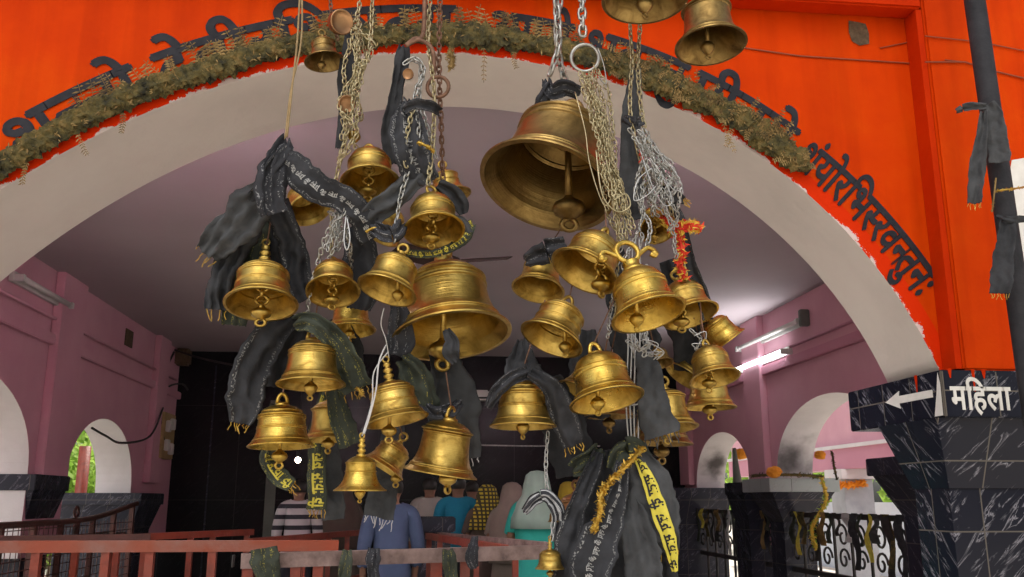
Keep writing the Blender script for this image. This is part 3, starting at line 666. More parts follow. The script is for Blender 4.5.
B('R9', 691, 316, 58, 2.98, 18, 12, 'dome', 'ring', 'chain', 'brass', 'brass bell right behind the horned crown bell, below red tinsel')
B('R10', 727, 342, 44, 3.1, 2, 36, 'ribbed', 'ring', None, 'brassb', 'outermost right bell of the cluster, tilted with its mouth to the right')
B('R11', 523, 427, 67, 2.9, 2, 0, 'ribbed', 'loop', 'heart', 'brass', 'bell wrapped over by black cloth, hanging alone left of the right cluster', 1.1)
B('R12', 607, 401, 76, 2.72, 15, 9, 'dome', 'loop', 'heart', 'brassb', 'round golden bell with heart clapper in the middle of the right cluster')
B('R13', 583, 397, 58, 3.0, 8, -30, 'classic', 'ring', 'heart', 'brass', 'tilted bell poking out left behind the round heart clapper bell')
B('R14', 609, 417, 54, 3.2, 1, 0, 'dome', 'ring', 'ball', 'brassd', 'bell whose rim shows just under the round heart clapper bell')
B('R15', 715, 379, 52, 2.84, 17, 6, 'dome', 'loop', 'chain', 'brass', 'right side bell facing forward above a rim with a twisted clapper')
B('R16', 710, 408, 53, 3.1, 2, 0, 'classic', 'ring', 'chain', 'brass', 'lower right bell with twisted clapper, straight below a forward-facing bell')
B('R17', 684, 377, 44, 3.24, 6, -38, 'classic', 'ring', 'heart', 'brass', 'bell tilted left behind the forward-facing right side bell')
B('R18', 671, 429, 56, 2.98, 9, 4, 'tall', 'ring', 'ball', 'brass', 'tall bell beside the hanging grey cloth at the lower right of the cluster')
B('R19', 660, 444, 66, 3.25, 1, -2, 'classic', 'ring', 'ball', 'brassd', 'wide shaded bell lowest on the right, behind the grey cloth')
B('R20', 661, 364, 26, 2.98, 18, 10, 'dome', 'loop', 'ball', 'brassd', 'little bell among the wire tangle at the centre of the right cluster')
B('R21', 550, 569, 30, 2.85, 0, 0, 'ribbed', 'knob', 'ball', 'brass', 'tiny brass bell on a thin chain at the bottom beside the rail end')
B('R22', 577, 534, 50, 3.15, 2, 0, 'tall', 'ring', None, 'copper', 'coppery bell almost hidden behind the hanging cloths at the bottom', 1.1)
B('R23', 555, 522, 15, 2.9, 0, 0, 'dome', 'ring', 'ball', 'brassd', 'very small dull bell just above the tiny bell at the bottom')
# little cup-shaped caps and jingle bells on the chains
def cup(px, py, w, Y, ax, label, m='brass'):
    c = at(px, py, Y); R = w/2*depth(c)/F
    bm = bmesh.new()
    lathe(bm, [(0, .9), (.35, .9), (.8, .82), (.93, .70), (.96, .5), (.96, .1), (1.02, .06), (1.02, -.04), (.93, -.08), (.88, .0), (.4, .06), (0, .08)], 24, Matrix.Scale(R, 4))
    torus(bm, (0, 0, R*1.05), R*.22, R*.08, (0, 1, 0), 12, 6)
    o = link('brass_cap', bm, m, smooth=True); o.location = c; o.rotation_mode = 'QUATERNION'
    o.rotation_quaternion = Vector((0, 0, -1)).rotation_difference(Vector(ax).normalized())
    return tag(o, label, 'bell', 'small brass caps on the chains')
cup(342, 22, 25, 2.9, (.5, -.75, -.25), 'round brass cap turned to the viewer beside the highest left bell', 'copper')
cup(347, 104, 17, 2.88, (.3, -.8, -.3), 'small brass cap caught in the left chains halfway down', 'copper')
cup(408, 74, 11, 2.92, (-.2, -.8, -.2), 'tiny copper cap under the rusty hook in the middle chains', 'copper')
cup(353, 137, 13, 2.9, (-.5, -.4, -.6), 'tiny brass cap just above the bell with the chain clapper', 'brass')
# ================================================================== CHAINS, WIRES, STRINGS
# the pipe frame in front of the facade that everything hangs from (just above the picture)
r = root('hanging_frame', (0, 3.0, 0), None, None, None, 'structure')
bm = bmesh.new(); tube(bm, [(-4.3, 2.98, 4.16), (5.2, 2.98, 4.16)], .035, 12); rel(link('crossbar', bm, 'rustchain', smooth=True), r)
for x in (-4.2, 5.1):
    bm = bmesh.new(); tube(bm, [(x, 2.98, 0), (x, 2.98, 4.2)], .04, 12); rel(link('post', bm, 'rustchain', smooth=True), r)
_lk = {}
def chain(label, px, pitch=.03, wire=.0032, mat='steel', name='chain', group='chains holding the bells', wob=.0):
    """px: (px, py, Y) waypoints"""
    P3 = [at(*p) for p in px]
    P = [Vector(p) for p in crom([tuple(p) for p in P3], 10)]
    # resample at the pitch
    out = [P[0]]; acc = 0
    for a, b in zip(P, P[1:]):
        L = (b-a).length; s = pitch*.74-acc
        while s <= L:
            out.append(a.lerp(b, s/L)); s += pitch*.74
        acc = L-(s-pitch*.74)
    bm = bmesh.new(); tw = random.uniform(0, 1)
    for i in range(len(out)-1):
        p = (out[i]+out[i+1])/2; t = (out[i+1]-out[i]).normalized()
        if wob: p = p+Vector((random.uniform(-wob, wob), random.uniform(-wob, wob), 0)); t = (t+Vector((random.uniform(-.4, .4), random.uniform(-.4, .4), random.uniform(-.3, .3)))).normalized()
        up = Vector((0, 1, .1)); s = t.cross(up).normalized(); u = s.cross(t)
        a = (PI/2)*(i % 2)+tw+random.uniform(-.35, .35)
        n = s*math.cos(a)+u*math.sin(a); m = t.cross(n)
        seg = 10; rings = []
        for k in range(seg):                              # a stadium-shaped link
            f = 2*PI*k/seg; x = math.cos(f)*pitch*.26; y = math.copysign(pitch*.24, math.sin(f)) + math.sin(f)*pitch*.26 if abs(math.sin(f)) > .05 else 0
            c = p+n*x+t*y; d = (n*math.cos(f)+t*math.sin(f)).normalized()
            rings.append([bm.verts.new(c+(d*math.cos(2*PI*j/5)+m*math.sin(2*PI*j/5))*wire) for j in range(5)])
        for k in range(seg):
            A, Bq = rings[k], rings[(k+1) % seg]
            for j in range(5): bm.faces.new((A[j], A[(j+1) % 5], Bq[(j+1) % 5], Bq[j]))
    return tag(link(name, bm, mat, smooth=True), label, 'chain', group)
def wire(label, px, r=.0022, mat='wire', name='wire', cat='wire', group=None, seg=6):
    bm = bmesh.new(); tube(bm, [Vector(p) for p in crom([tuple(at(*p)) for p in px], 7)], r, seg)
    return tag(link(name, bm, mat, smooth=True), label, cat, group)
def up(key, dx, dy, Y):
    p = CROWN[key]; return p
TOP = -75
# left bundle
chain('pale gold chain straight down the middle of the left bundle', [(362, TOP, 2.97), (360, 0, 2.95), (352, 40, 2.92), (362, 70, 2.92), (350, 105, 2.92), (353, 140, 2.92), (363, 158, 2.9)], .028, .003, 'goldsteel')
chain('gold chain along the right edge of the left bundle', [(374, TOP, 2.98), (372, 10, 2.94), (369, 50, 2.92), (357, 85, 2.91), (350, 120, 2.9), (343, 150, 2.9), (336, 180, 2.9), (332, 215, 2.9), (332, 258, 2.9)], .027, .003, 'goldsteel')
chain('gold chain wound round the left bundle', [(352, 28, 2.9), (372, 42, 2.88), (366, 62, 2.88), (346, 88, 2.9), (340, 110, 2.88), (356, 128, 2.87), (348, 150, 2.88), (336, 165, 2.88)], .026, .0028, 'goldsteel', wob=.004)
chain('gold chain looped on the outside of the left bundle', [(350, 40, 2.94), (344, 80, 2.93), (352, 112, 2.93), (362, 118, 2.93), (356, 90, 2.93), (366, 60, 2.93), (358, 30, 2.93)], .026, .0028, 'goldsteel', wob=.004)
chain('thin chain from the left bundle down to the leftmost small bell', [(338, 40, 3.0), (332, 20, 3.0), (330, -20, 3.0), (332, TOP, 2.98)], .022, .0025, 'rustchain')
chain('grey chain tangled above the long chain clapper bell, left strand', [(346, 205, 2.9), (332, 225, 2.88), (322, 246, 2.88), (316, 270, 2.9), (309, 296, 2.9), (309, 330, 2.95)], .024, .0026, 'steel', wob=.002)
chain('grey chain tangled above the long chain clapper bell, middle strand', [(328, 212, 2.88), (340, 220, 2.86), (333, 236, 2.86), (345, 232, 2.86), (336, 252, 2.87)], .022, .0024, 'steel', wob=.004)
chain('grey chain tangled above the long chain clapper bell, right strand', [(352, 214, 2.9), (346, 228, 2.88), (350, 246, 2.88), (352, 300, 3.1)], .022, .0024, 'steel', wob=.003)
# middle bundle
chain('pale chain dropping to the round shouldered bell', [(434, TOP, 2.98), (430, 0, 2.98), (428, 40, 2.97), (434, 90, 2.92), (433, 140, 2.9), (428, 186, 2.85)], .03, .0034, 'goldsteel')
chain('rusty chain at the right of the middle bundle', [(442, TOP, 2.98), (440, 0, 2.98), (439, 60, 2.98), (441, 120, 2.98), (443, 180, 3.05), (446, 248, 3.07)], .03, .0034, 'rustchain')
chain('chain hooked over the rusty hook, left strand', [(404, 64, 2.94), (416, 58, 2.93), (424, 72, 2.92), (415, 96, 2.9), (419, 130, 2.88), (410, 165, 2.88), (400, 200, 2.86), (394, 246, 2.8)], .03, .0032, 'steel')
chain('chain hooked over the rusty hook, right strand', [(408, 60, 2.96), (420, 64, 2.95), (420, 100, 2.92), (428, 130, 2.91), (437, 160, 2.91)], .028, .003, 'steel')
chain('short chain hanging in front of the printed cloth of the middle bundle', [(413, 108, 2.88), (408, 130, 2.86), (404, 150, 2.86), (407, 170, 2.86)], .028, .003, 'goldsteel')
bm = bmesh.new(); tube(bm, [Vector(p) for p in crom([tuple(at(*q)) for q in ((428, TOP, 2.98), (425, -10, 2.97), (423, 34, 2.96), (414, 39, 2.95), (406, 46, 2.95), (418, 40, 2.95), (430, 46, 2.95), (434, 58, 2.95), (433, 76, 2.95), (428, 84, 2.95))], 6)], .008, 8)
tag(link('iron_hook', bm, 'rustchain', smooth=True), 'rusty iron hook curved over the middle bundle of chains', 'hook')
bm = bmesh.new(); c = at(438, 87, 2.93); torus(bm, c, .038, .007, (.2, 1, .1), 22, 8); tag(link('iron_ring', bm, 'rustchain', smooth=True), 'rusty ring at the right of the middle chains', 'ring')
# right: two heavy chains, ring, and the skein of thin chains
chain('heavy steel chain to the left of the ring, holding the huge bell', [(559, TOP, 3.0), (559, 0, 3.02), (557, 30, 3.04), (560, 62, 3.06), (566, 84, 3.1), (566, 98, 3.12)], .05, .0058, 'steel')
chain('heavy steel chain beside the left one, slightly slack', [(553, TOP, 2.96), (556, 0, 2.98), (559, 40, 3.0), (553, 66, 3.02), (548, 78, 3.05)], .05, .0058, 'steel')
chain('heavy steel chain ending in the big ring', [(583, TOP, 2.98), (582, -20, 2.97), (582, 10, 2.96), (583, 40, 2.95)], .05, .0058, 'steel')
bm = bmesh.new(); c = at(585, 58, 2.94); torus(bm, c, .050, .0065, (.1, 1, .15), 28, 8); tag(link('iron_ring', bm, 'steel', smooth=True), 'big steel ring at the end of the heavy chain over the huge bell', 'ring')
sk = [[(588, 72, 2.92), (598, 110, 2.88), (606, 150, 2.84), (616, 205, 2.82), (628, 240, 2.8)],
      [(584, 74, 2.91), (592, 105, 2.87), (602, 140, 2.84), (612, 180, 2.81), (622, 215, 2.8)],
      [(592, 70, 2.93), (604, 105, 2.9), (610, 150, 2.86), (622, 190, 2.84), (634, 230, 2.8)],
      [(580, 72, 2.9), (586, 100, 2.86), (598, 135, 2.83), (604, 175, 2.8), (618, 214, 2.8)],
      [(594, 66, 2.94), (608, 92, 2.9), (614, 140, 2.87), (616, 180, 2.85), (618, 240, 2.84), (616, 330, 2.9)]]
for p, l in zip(sk, ('thin pale chain of the skein below the big ring, middle strand', 'thin pale chain of the skein below the big ring, second strand from the left', 'thin pale chain of the skein below the big ring, second strand from the right', 'thin pale chain of the skein below the big ring, leftmost strand', 'thin pale chain of the skein below the big ring, longest strand reaching the lower bells')):
    chain(l, p, .026, .0026, 'goldsteel', wob=.003)
wire('pale loose wire along the left of the skein', [(575, 92, 2.88), (585, 130, 2.84), (590, 165, 2.82), (604, 205, 2.8), (612, 190, 2.8), (606, 160, 2.8)], .0022, 'goldsteel')
wire('pale loop of wire hanging at the foot of the skein', [(596, 150, 2.8), (600, 185, 2.78), (606, 202, 2.78), (618, 212, 2.78), (630, 206, 2.78), (626, 194, 2.78), (614, 200, 2.77)], .0028, 'goldsteel')
wire('loose wire arching right of the big ring', [(598, 48, 2.92), (604, 66, 2.9), (606, 84, 2.9), (598, 76, 2.9)], .0022, 'steel')
# far right bundle
R4 = [('pale chain dropping beside the dark strap, left strand', [(630, TOP, 2.97), (630, 20, 2.92), (632, 60, 2.9), (630, 110, 2.9), (638, 150, 2.9), (648, 190, 2.92), (656, 212, 2.95)]),
      ('pale chain dropping beside the dark strap, right strand', [(641, TOP, 2.97), (640, 20, 2.92), (638, 70, 2.9), (643, 120, 2.9), (655, 165, 2.9), (668, 200, 2.9), (678, 240, 2.95), (688, 286, 2.97)]),
      ('silver chain from the tangle down to the horned crown bell', [(652, 180, 2.88), (640, 205, 2.84), (650, 225, 2.82), (646, 250, 2.78)])]
for l, p in R4: chain(l, p, .028, .003, 'goldsteel' if 'pale' in l else 'steel')
tg = [('silver chain looping out at the top right of the tangle', [(650, 140, 2.86), (664, 160, 2.85), (676, 180, 2.85), (668, 196, 2.85), (655, 180, 2.85), (648, 165, 2.85)]),
      ('silver chain hanging in the middle of the tangle', [(648, 150, 2.84), (656, 175, 2.83), (662, 200, 2.84), (672, 226, 2.86), (676, 258, 2.88)]),
      ('silver chain sagging at the left of the tangle', [(642, 160, 2.84), (636, 190, 2.82), (642, 215, 2.81), (634, 240, 2.8), (624, 262, 2.8), (622, 300, 2.82)]),
      ('silver chain running down behind the horned crown bell', [(626, 220, 2.86), (618, 260, 2.86), (612, 300, 2.86), (608, 340, 2.8)]),
      ('silver chain bunched between the two lowest right-facing bells', [(690, 330, 2.93), (702, 340, 2.9), (696, 350, 2.9), (708, 350, 2.9), (700, 358, 2.88), (712, 358, 2.86)]),
      ('silver chain bunched over the little central bell', [(628, 340, 2.78), (640, 350, 2.77), (650, 343, 2.78), (644, 356, 2.78), (660, 352, 2.82), (652, 362, 2.84)])]
for l, p in tg: chain(l, p, .022, .0024, 'steel', wob=.004)
random.seed(31)
def strands(label, spine, spread, n, mat, pitch=.022, wr=.0023):
    for k in range(n):
        a = random.uniform(-1, 1); b = random.uniform(-1, 1); s0 = random.uniform(0, .3); s1 = random.uniform(.6, 1); m = len(spine)
        pts = []
        for i in range(int(s0*m), max(int(s0*m)+3, int(math.ceil(s1*m)))):
            if i >= m: break
            x, y, Y = spine[i]; w = spread*(.4+.6*i/m)
            pts.append((x+a*w+random.uniform(-.45, .45)*w, y+random.uniform(-4, 4), Y+b*.03+random.uniform(-.012, .012)))
        if len(pts) > 2: chain(label, pts, pitch, wr, mat, wob=.004, group='strands of the '+label.split(' the ')[-1])
strands('thin silver chain in the tangle above the small right bell', [(640, 132, 2.86), (646, 146, 2.85), (654, 160, 2.84), (662, 174, 2.84), (664, 188, 2.84), (660, 202, 2.84), (666, 216, 2.86), (664, 228, 2.87)], 22, 13, 'steel')
strands('thin pale chain in the skein hanging from the big ring', [(588, 74, 2.9), (594, 96, 2.87), (600, 118, 2.86), (606, 140, 2.84), (611, 165, 2.83), (616, 190, 2.82), (622, 215, 2.81), (628, 238, 2.8)], 11, 9, 'goldsteel', .024, .0024)
strands('pale chain strand in the bundle on the left', [(362, 20, 2.93), (362, 40, 2.91), (360, 60, 2.9), (356, 80, 2.9), (351, 100, 2.9), (350, 120, 2.9), (348, 140, 2.9), (342, 158, 2.9)], 9, 5, 'goldsteel', .024, .0025)
strands('thin silver chain in the clump over the long chain clapper bell', [(344, 200, 2.88), (338, 212, 2.87), (334, 226, 2.86), (332, 240, 2.86), (328, 254, 2.87), (322, 268, 2.88)], 11, 7, 'steel', .02, .0022)
strands('silver wire chain strand behind the lower right bells', [(640, 236, 2.92), (638, 262, 2.94), (636, 290, 2.95), (634, 320, 2.95), (640, 345, 2.95), (646, 362, 2.96)], 12, 6, 'wire', .022, .0022)
random.seed(77)
for k, (l, p) in enumerate([('silver wire loop at the upper right of the tangle', [(655, 150, 2.84), (672, 168, 2.83), (682, 186, 2.83), (674, 190, 2.83), (660, 172, 2.83)]),
      ('silver wire loop pulled low over the small right bell', [(640, 150, 2.82), (652, 185, 2.81), (664, 205, 2.82), (672, 200, 2.82), (662, 176, 2.82), (650, 158, 2.82)]),
      ('silver wire bent around the left of the tangle', [(652, 168, 2.82), (638, 180, 2.81), (634, 200, 2.8), (646, 196, 2.8), (656, 186, 2.81)]),
      ('silver wire coil beside the little central bell', [(634, 346, 2.84), (644, 340, 2.82), (658, 344, 2.83), (652, 352, 2.83), (640, 350, 2.82), (650, 344, 2.82), (664, 352, 2.84), (656, 360, 2.84)]),
      ('silver wire scribble between the lowest right-facing bells', [(694, 336, 2.9), (706, 332, 2.89), (702, 350, 2.89), (692, 344, 2.89), (708, 344, 2.88)])]): wire(l, p, .0017)
for k, dx in enumerate((0, 4, 8, 13)):
    wire(['left straight silver wire', 'second straight silver wire', 'third straight silver wire', 'right straight silver wire'][k]+' of the upright bunch below the wire tangle', [(630+dx*.7, 238, 2.87), (627+dx, 300, 2.89), (628+dx*.9, 350, 2.9), (626+dx, 400, 2.9), (629+dx*.7, 446, 2.9)], .0026)
wire('wire tied across the upright bunch of silver wires', [(625, 402, 2.89), (633, 405, 2.885), (642, 402, 2.89)], .0028)
chain('thin silver chain hanging down to the tiny bottom bells', [(548, 432, 2.9), (546, 460, 2.88), (547, 490, 2.87), (553, 512, 2.88), (551, 545, 2.85)], .026, .0018, 'wire')
wire('white cord from the beaded crown bell down to the bright small bell', [(386, 345, 2.86), (379, 362, 2.82), (376, 390, 2.79), (370, 415, 2.78), (364, 434, 2.78)], .0026, 'cord', 'cord', 'cord')
wire('second white cord hanging beside the first, to the bright small bell', [(388, 352, 2.85), (374, 372, 2.82), (372, 402, 2.79), (362, 436, 2.78)], .0022, 'cord', 'cord', 'cord')
wire('thin white wire from the left-leaning bell to the tilted bell below', [(384, 308, 2.82), (381, 324, 2.83), (386, 340, 2.84), (389, 358, 2.85)], .0016, 'wire')
wire('thin wire below the small golden peeping bell', [(349, 336, 3.0), (348, 352, 3.0), (349, 366, 3.0)], .0016, 'wire')
wire('bent silver pin among the chains left of the middle bundle', [(346, 216, 2.84), (344, 240, 2.83), (347, 250, 2.83), (350, 238, 2.83), (347, 218, 2.84)], .0024, 'wire')
wire('left strand of the jute string holding the knotted black cloth', [(303, TOP, 2.98), (298, 30, 2.95), (293, 80, 2.93), (287, 137, 2.92)], .0034, 'twine', 'string', 'string')
wire('right strand of the jute string holding the knotted black cloth', [(299, TOP, 2.98), (302, 30, 2.95), (291, 90, 2.93), (285, 140, 2.92)], .0034, 'twine', 'string', 'string')
# hidden hangers: a wire from each remaining crown up to the nearest bundle
for k, (key, px, py, Y, l) in enumerate([('L4', 272, 208, 2.95, 'wire holding the leftmost beaded knob bell under the cloth knot'), ('L12', 318, 300, 2.95, 'wire above the bell with speckled cloth on its crown'), ('L13', 284, 380, 3.0, 'wire above the lower left bell'), ('L14', 334, 360, 3.15, 'wire above the tall bell behind the speckled strip'),
      ('L16', 398, 420, 3.1, 'wire above the small tilted bell'), ('L18', 446, 372, 3.02, 'wire above the tall smooth bell'), ('L7', 392, 190, 3.2, 'wire above the tilted bell behind the knotted band'), ('L3', 300, 170, 3.05, 'wire above the bell behind the emblem cloth'), ('L11', 440, 120, 3.1, 'wire above the half hidden upper bell'),
      ('R4', 606, 200, 2.84, 'wire above the upper left-facing bell'), ('R5', 580, 250, 2.95, 'wire above the ribbed left-facing bell'), ('R6', 560, 230, 3.1, 'wire above the shaded bell'), ('R10', 690, 270, 3.05, 'wire above the outermost right bell'), ('R11', 545, 300, 3.0, 'wire above the cloth-wrapped bell'), ('R12', 614, 300, 2.84, 'wire above the round heart clapper bell'),
      ('R13', 612, 320, 2.95, 'wire above the bell poking out left'), ('R14', 616, 330, 3.05, 'wire above the bell showing only its rim'), ('R15', 700, 300, 2.92, 'wire above the forward-facing right bell'), ('R16', 700, 320, 3.05, 'wire above the twisted clapper bell'), ('R17', 694, 318, 3.05, 'wire above the bell tilted left'), ('R18', 650, 350, 2.95, 'wire above the tall bell by the grey cloth'),
      ('R19', 648, 360, 3.1, 'wire above the widest low right bell'), ('R20', 650, 330, 2.92, 'wire above the little central bell'), ('R22', 590, 450, 3.0, 'wire above the coppery bell'), ('R23', 550, 500, 2.9, 'wire above the very small bottom bell'), ('R2', 645, TOP, 2.8, 'wire above the bell cut by the top edge'), ('R3', 706, TOP, 2.98, 'wire above the lone bell at the top right')]):
    c = CROWN[key]; e = at(px, py, Y); bm = bmesh.new(); tube(bm, [c, c.lerp(e, .5)+Vector((0, .01, 0)), e], .0024, 6); tag(link('wire', bm, 'rustchain'), l, 'wire')
# ================================================================== CLOTHS
CG = 'cloth offerings tied to the bells'
def ribbon(label, pts, mat, folds=2, amp=.010, twist=0.0, thick=.002, fringe=None, name='cloth_strip', text=None, tcol='whiteink', cat='cloth', group=CG, nv=14, facing=None, crumple=.008, tsize=.6, torn=.5, fcol='gold'):
    """pts: (px, py, Y, width in pixels); a folded, slightly crumpled strip of cloth"""
    P3 = []
    for px, py, Y, w in pts:
        p = at(px, py, Y); P3.append((p.x, p.y, p.z, w*depth(p)/F))
    C = crom(P3, 11); n = len(C); seed = random.uniform(0, 99); L = [0]
    for a, b in zip(C, C[1:]): L.append(L[-1]+(Vector(b[:3])-Vector(a[:3])).length)
    S_, Nn = [], []
    for i in range(n):
        t = (Vector(C[min(n-1, i+1)][:3])-Vector(C[max(0, i-1)][:3])).normalized()
        view = facing or Vector((C[i][0], C[i][1], C[i][2]-EYE)).normalized()
        s = t.cross(view)
        s = s.normalized() if s.length > 1e-4 else Vector((1, 0, 0))
        if s.x < 0 and abs(t.z) > .3: s = -s
        a = twist*math.sin(i/n*PI*1.6+seed)
        s = (Matrix.Rotation(a, 3, t) @ s); S_.append(s); Nn.append(t.cross(s).normalized())
    def surf(i, v):
        """i float index along, v 0..1 across"""
        i = max(0, min(n-1.001, i)); k = int(i); f = i-k
        c = Vector(C[k][:3]).lerp(Vector(C[k+1][:3]), f); w = C[k][3]*(1-f)+C[k+1][3]*f
        s = S_[k].lerp(S_[k+1], f).normalized(); nn = Nn[k].lerp(Nn[k+1], f).normalized()
        u = L[k]*(1-f)+L[k+1]*f
        ph = seed+noise.noise(Vector((u*6, seed, 0)))*2.2
        sw = w/.10
        h = amp*(1-2*abs(((v*folds+ph*.16) % 1)*2-1))*.9+amp*.5*math.sin(v*9+ph*2)+crumple*(noise.noise(Vector((u*24, v*sw*3+seed, 1)))*1.4+.9*(.5-2*abs(noise.noise(Vector((u*15+v*2.2, v*sw*1.6-u*9, seed))))))
        vv = (v-.5)*(1-.16*abs(math.sin(u*9+seed)))+.07*noise.noise(Vector((u*16, seed, 4)))+.05*noise.noise(Vector((u*45, v*3, seed)))
        return c+s*(vv*w)+nn*h, nn
    bm = bmesh.new(); uv = bm.loops.layers.uv.new('uv'); G = []
    for i in range(n):
        row = []
        for j in range(nv+1):
            v = j/nv; ii = i
            if i == n-1: ii = i-torn*random.random()*1.5
            p, _ = surf(ii, v); row.append((bm.verts.new(p), (L[i], v)))
        G.append(row)
    for i in range(n-1):
        for j in range(nv):
            q = (G[i][j], G[i][j+1], G[i+1][j+1], G[i+1][j]); f = bm.faces.new([x[0] for x in q])
            for l, x in zip(f.loops, q): l[uv].uv = x[1]
    o = link(name, bm, mat, smooth=True)
    md = o.modifiers.new('thickness', 'SOLIDIFY'); md.thickness = thick; md.offset = 0
    tag(o, label, cat, group)
    if text:
        tb, w = textline(text, .03)
        rep = max(1, int(L[-1]/(w*tsize*C[n//2][3]*.62+.01)))
        bm = bmesh.new()
        for r_ in range(rep):
            m = {}
            st = L[-1]*(r_+.06)/rep; ln = min(L[-1]/rep*.9, w*tsize*C[n//2][3]*1.1)
            for v in tb.verts:
                u = st+v.co.x/w*ln
                k = 0
                while k < n-2 and L[k+1] < u: k += 1
                ii = k+(u-L[k])/max(1e-6, L[k+1]-L[k])
                vv = .5-(v.co.y-.35)*tsize
                p, nn = surf(ii, vv)
                vw = Vector((p.x, p.y, p.z-EYE)).normalized()
                m[v] = bm.verts.new(p-vw*(thick*.5+.0022))
            for f in tb.faces: bm.faces.new([m[v] for v in f.verts])
        tb.free(); bmesh.ops.triangulate(bm, faces=bm.faces[:])
        link('printed_lettering', bm, tcol, o)
    if fringe:
        bm = bmesh.new()
        for k in range(fringe):
            v = (k+.5)/fringe; p, nn = surf(n-1.2, v); t = (Vector(C[-1][:3])-Vector(C[-2][:3])).normalized()
            q = p; pts2 = [p]
            ln = random.uniform(.006, .018)
            for s in range(3):
                q = q+t*ln*.5+Vector((random.uniform(-.006, .006), random.uniform(-.006, .004), -ln*.25)); pts2.append(q)
            tube(bm, pts2, .0016, 5)
        link('fringe', bm, fcol, o)
    return o
R = ribbon
JM = ['ज', 'य', ' ', 'मा', 'ता', ' ', 'दी']
# left hanging bunch
R('black printed cloth twisted into the knot under the jute string', [(286, 138, 2.9, 10), (281, 150, 2.87, 28), (276, 168, 2.84, 38), (270, 190, 2.83, 38), (276, 214, 2.85, 34)], 'cfull', 3, .014, .5)
R('second printed cloth wound across the knot under the jute string', [(292, 150, 2.86, 20), (276, 168, 2.84, 22), (262, 188, 2.85, 20), (254, 206, 2.88, 26)], 'cblack', 2, .01, .4)
R('black band with white round emblem swept right from the knot', [(278, 158, 2.86, 24), (298, 172, 2.83, 34), (318, 188, 2.82, 36), (342, 198, 2.83, 32), (360, 214, 2.86, 30), (372, 240, 2.92, 26)], 'cblack', 1, .005, .15, text=['ॐ', ' ', 'ज', 'य'], tsize=.26)
R('black drape falling to the far left with torn gold corner', [(270, 188, 2.88, 30), (252, 206, 2.88, 44), (234, 226, 2.9, 46), (218, 244, 2.93, 40), (208, 256, 2.95, 30)], 'cgrey', 3, .018, .35, fringe=5, crumple=.014)
R('long grey-black drape at the far left edge of the cloth bunch', [(258, 204, 2.95, 34), (240, 230, 2.97, 40), (226, 262, 2.98, 34), (219, 288, 2.98, 30), (216, 310, 2.99, 26)], 'cplain', 3, .018, .4, fringe=4, crumple=.014)
R('faded green drape behind the leftmost beaded knob bell', [(256, 212, 3.02, 38), (246, 250, 3.03, 40), (238, 290, 3.03, 34), (234, 326, 3.04, 28)], 'cgreen', 2, .012, .3)
R('black drape right of the beaded knob crown', [(274, 204, 2.94, 34), (284, 226, 2.96, 34), (294, 256, 3.0, 32), (300, 286, 3.02, 28), (304, 302, 3.02, 22)], 'cblack', 2, .014, .3)
R('black cloth hung behind the beaded knob bell', [(268, 208, 3.06, 44), (266, 240, 3.08, 52), (270, 280, 3.1, 52)], 'cplain', 3, .012)
R('black knotted cloth behind the long chain clapper bell', [(352, 226, 3.0, 20), (358, 246, 2.98, 38), (362, 280, 2.98, 42), (358, 310, 3.0, 26)], 'cblack', 2, .01, .2)
R('printed black drape at the left below the leftmost bell', [(290, 318, 3.06, 26), (268, 338, 3.05, 34), (252, 368, 3.05, 44), (246, 398, 3.05, 44), (240, 424, 3.06, 22)], 'cblack', 2, .012, .3, fringe=7)
R('black cloth filling the gap behind the bell with speckled crown', [(300, 318, 3.14, 30), (284, 350, 3.15, 50), (278, 388, 3.16, 46)], 'cplain', 3, .012)
R('dark green gold-speckled cloth draped over the crown of a left bell', [(296, 324, 2.92, 14), (306, 322, 2.86, 22), (322, 330, 2.86, 24), (338, 346, 2.9, 30), (350, 372, 2.95, 36), (358, 390, 2.97, 34)], 'cgreen', 2, .010, .3, fringe=6)
R('black cloth behind the speckled drape in the lower left cluster', [(330, 320, 3.18, 30), (342, 350, 3.2, 44), (340, 384, 3.24, 40)], 'cplain', 2, .012)
R('speckled dark cloth strip hanging over the tall left bell', [(334, 388, 3.08, 18), (338, 408, 3.06, 22), (344, 428, 3.06, 24), (350, 446, 3.08, 24)], 'cgreen', 1, .006, .1)
R('yellow lettered ribbon under the lower left bell, left of the two', [(274, 404, 3.17, 8), (270, 430, 3.17, 13), (268, 452, 3.12, 16), (271, 466, 3.06, 18), (280, 478, 3.05, 20), (292, 486, 3.04, 16)], 'cgreen', 1, .004, .1, fringe=6, text=JM, tcol='yellowink', tsize=.7)
R('long yellow lettered ribbon hanging upright between two lower left bells', [(324, 392, 3.31, 8), (319, 420, 3.32, 16), (317, 446, 3.31, 20), (317, 466, 3.3, 21), (317, 488, 3.3, 22), (316, 510, 3.3, 21)], 'cgreen', 1, .003, .05, fringe=7, text=JM, tcol='yellowink', tsize=.85, crumple=.003)
R('plain dark strip behind the long yellow lettered ribbon', [(330, 380, 3.37, 12), (330, 420, 3.38, 20), (330, 470, 3.38, 25), (332, 500, 3.38, 27), (333, 520, 3.38, 26)], 'cgrey', 1, .006)
R('black cloth end with pale frayed hem behind the bright small bell', [(402, 396, 3.36, 14), (394, 430, 3.34, 24), (388, 470, 3.28, 30), (382, 498, 3.26, 34), (378, 518, 3.24, 36)], 'cgrey', 1, .008, .1, fringe=10, fcol='cord')
R('dark cloth around the crown of the tilted beaded bell', [(402, 358, 3.0, 18), (412, 372, 2.98, 34), (420, 396, 3.0, 40), (424, 418, 3.04, 36)], 'cgreen', 2, .012, .3)
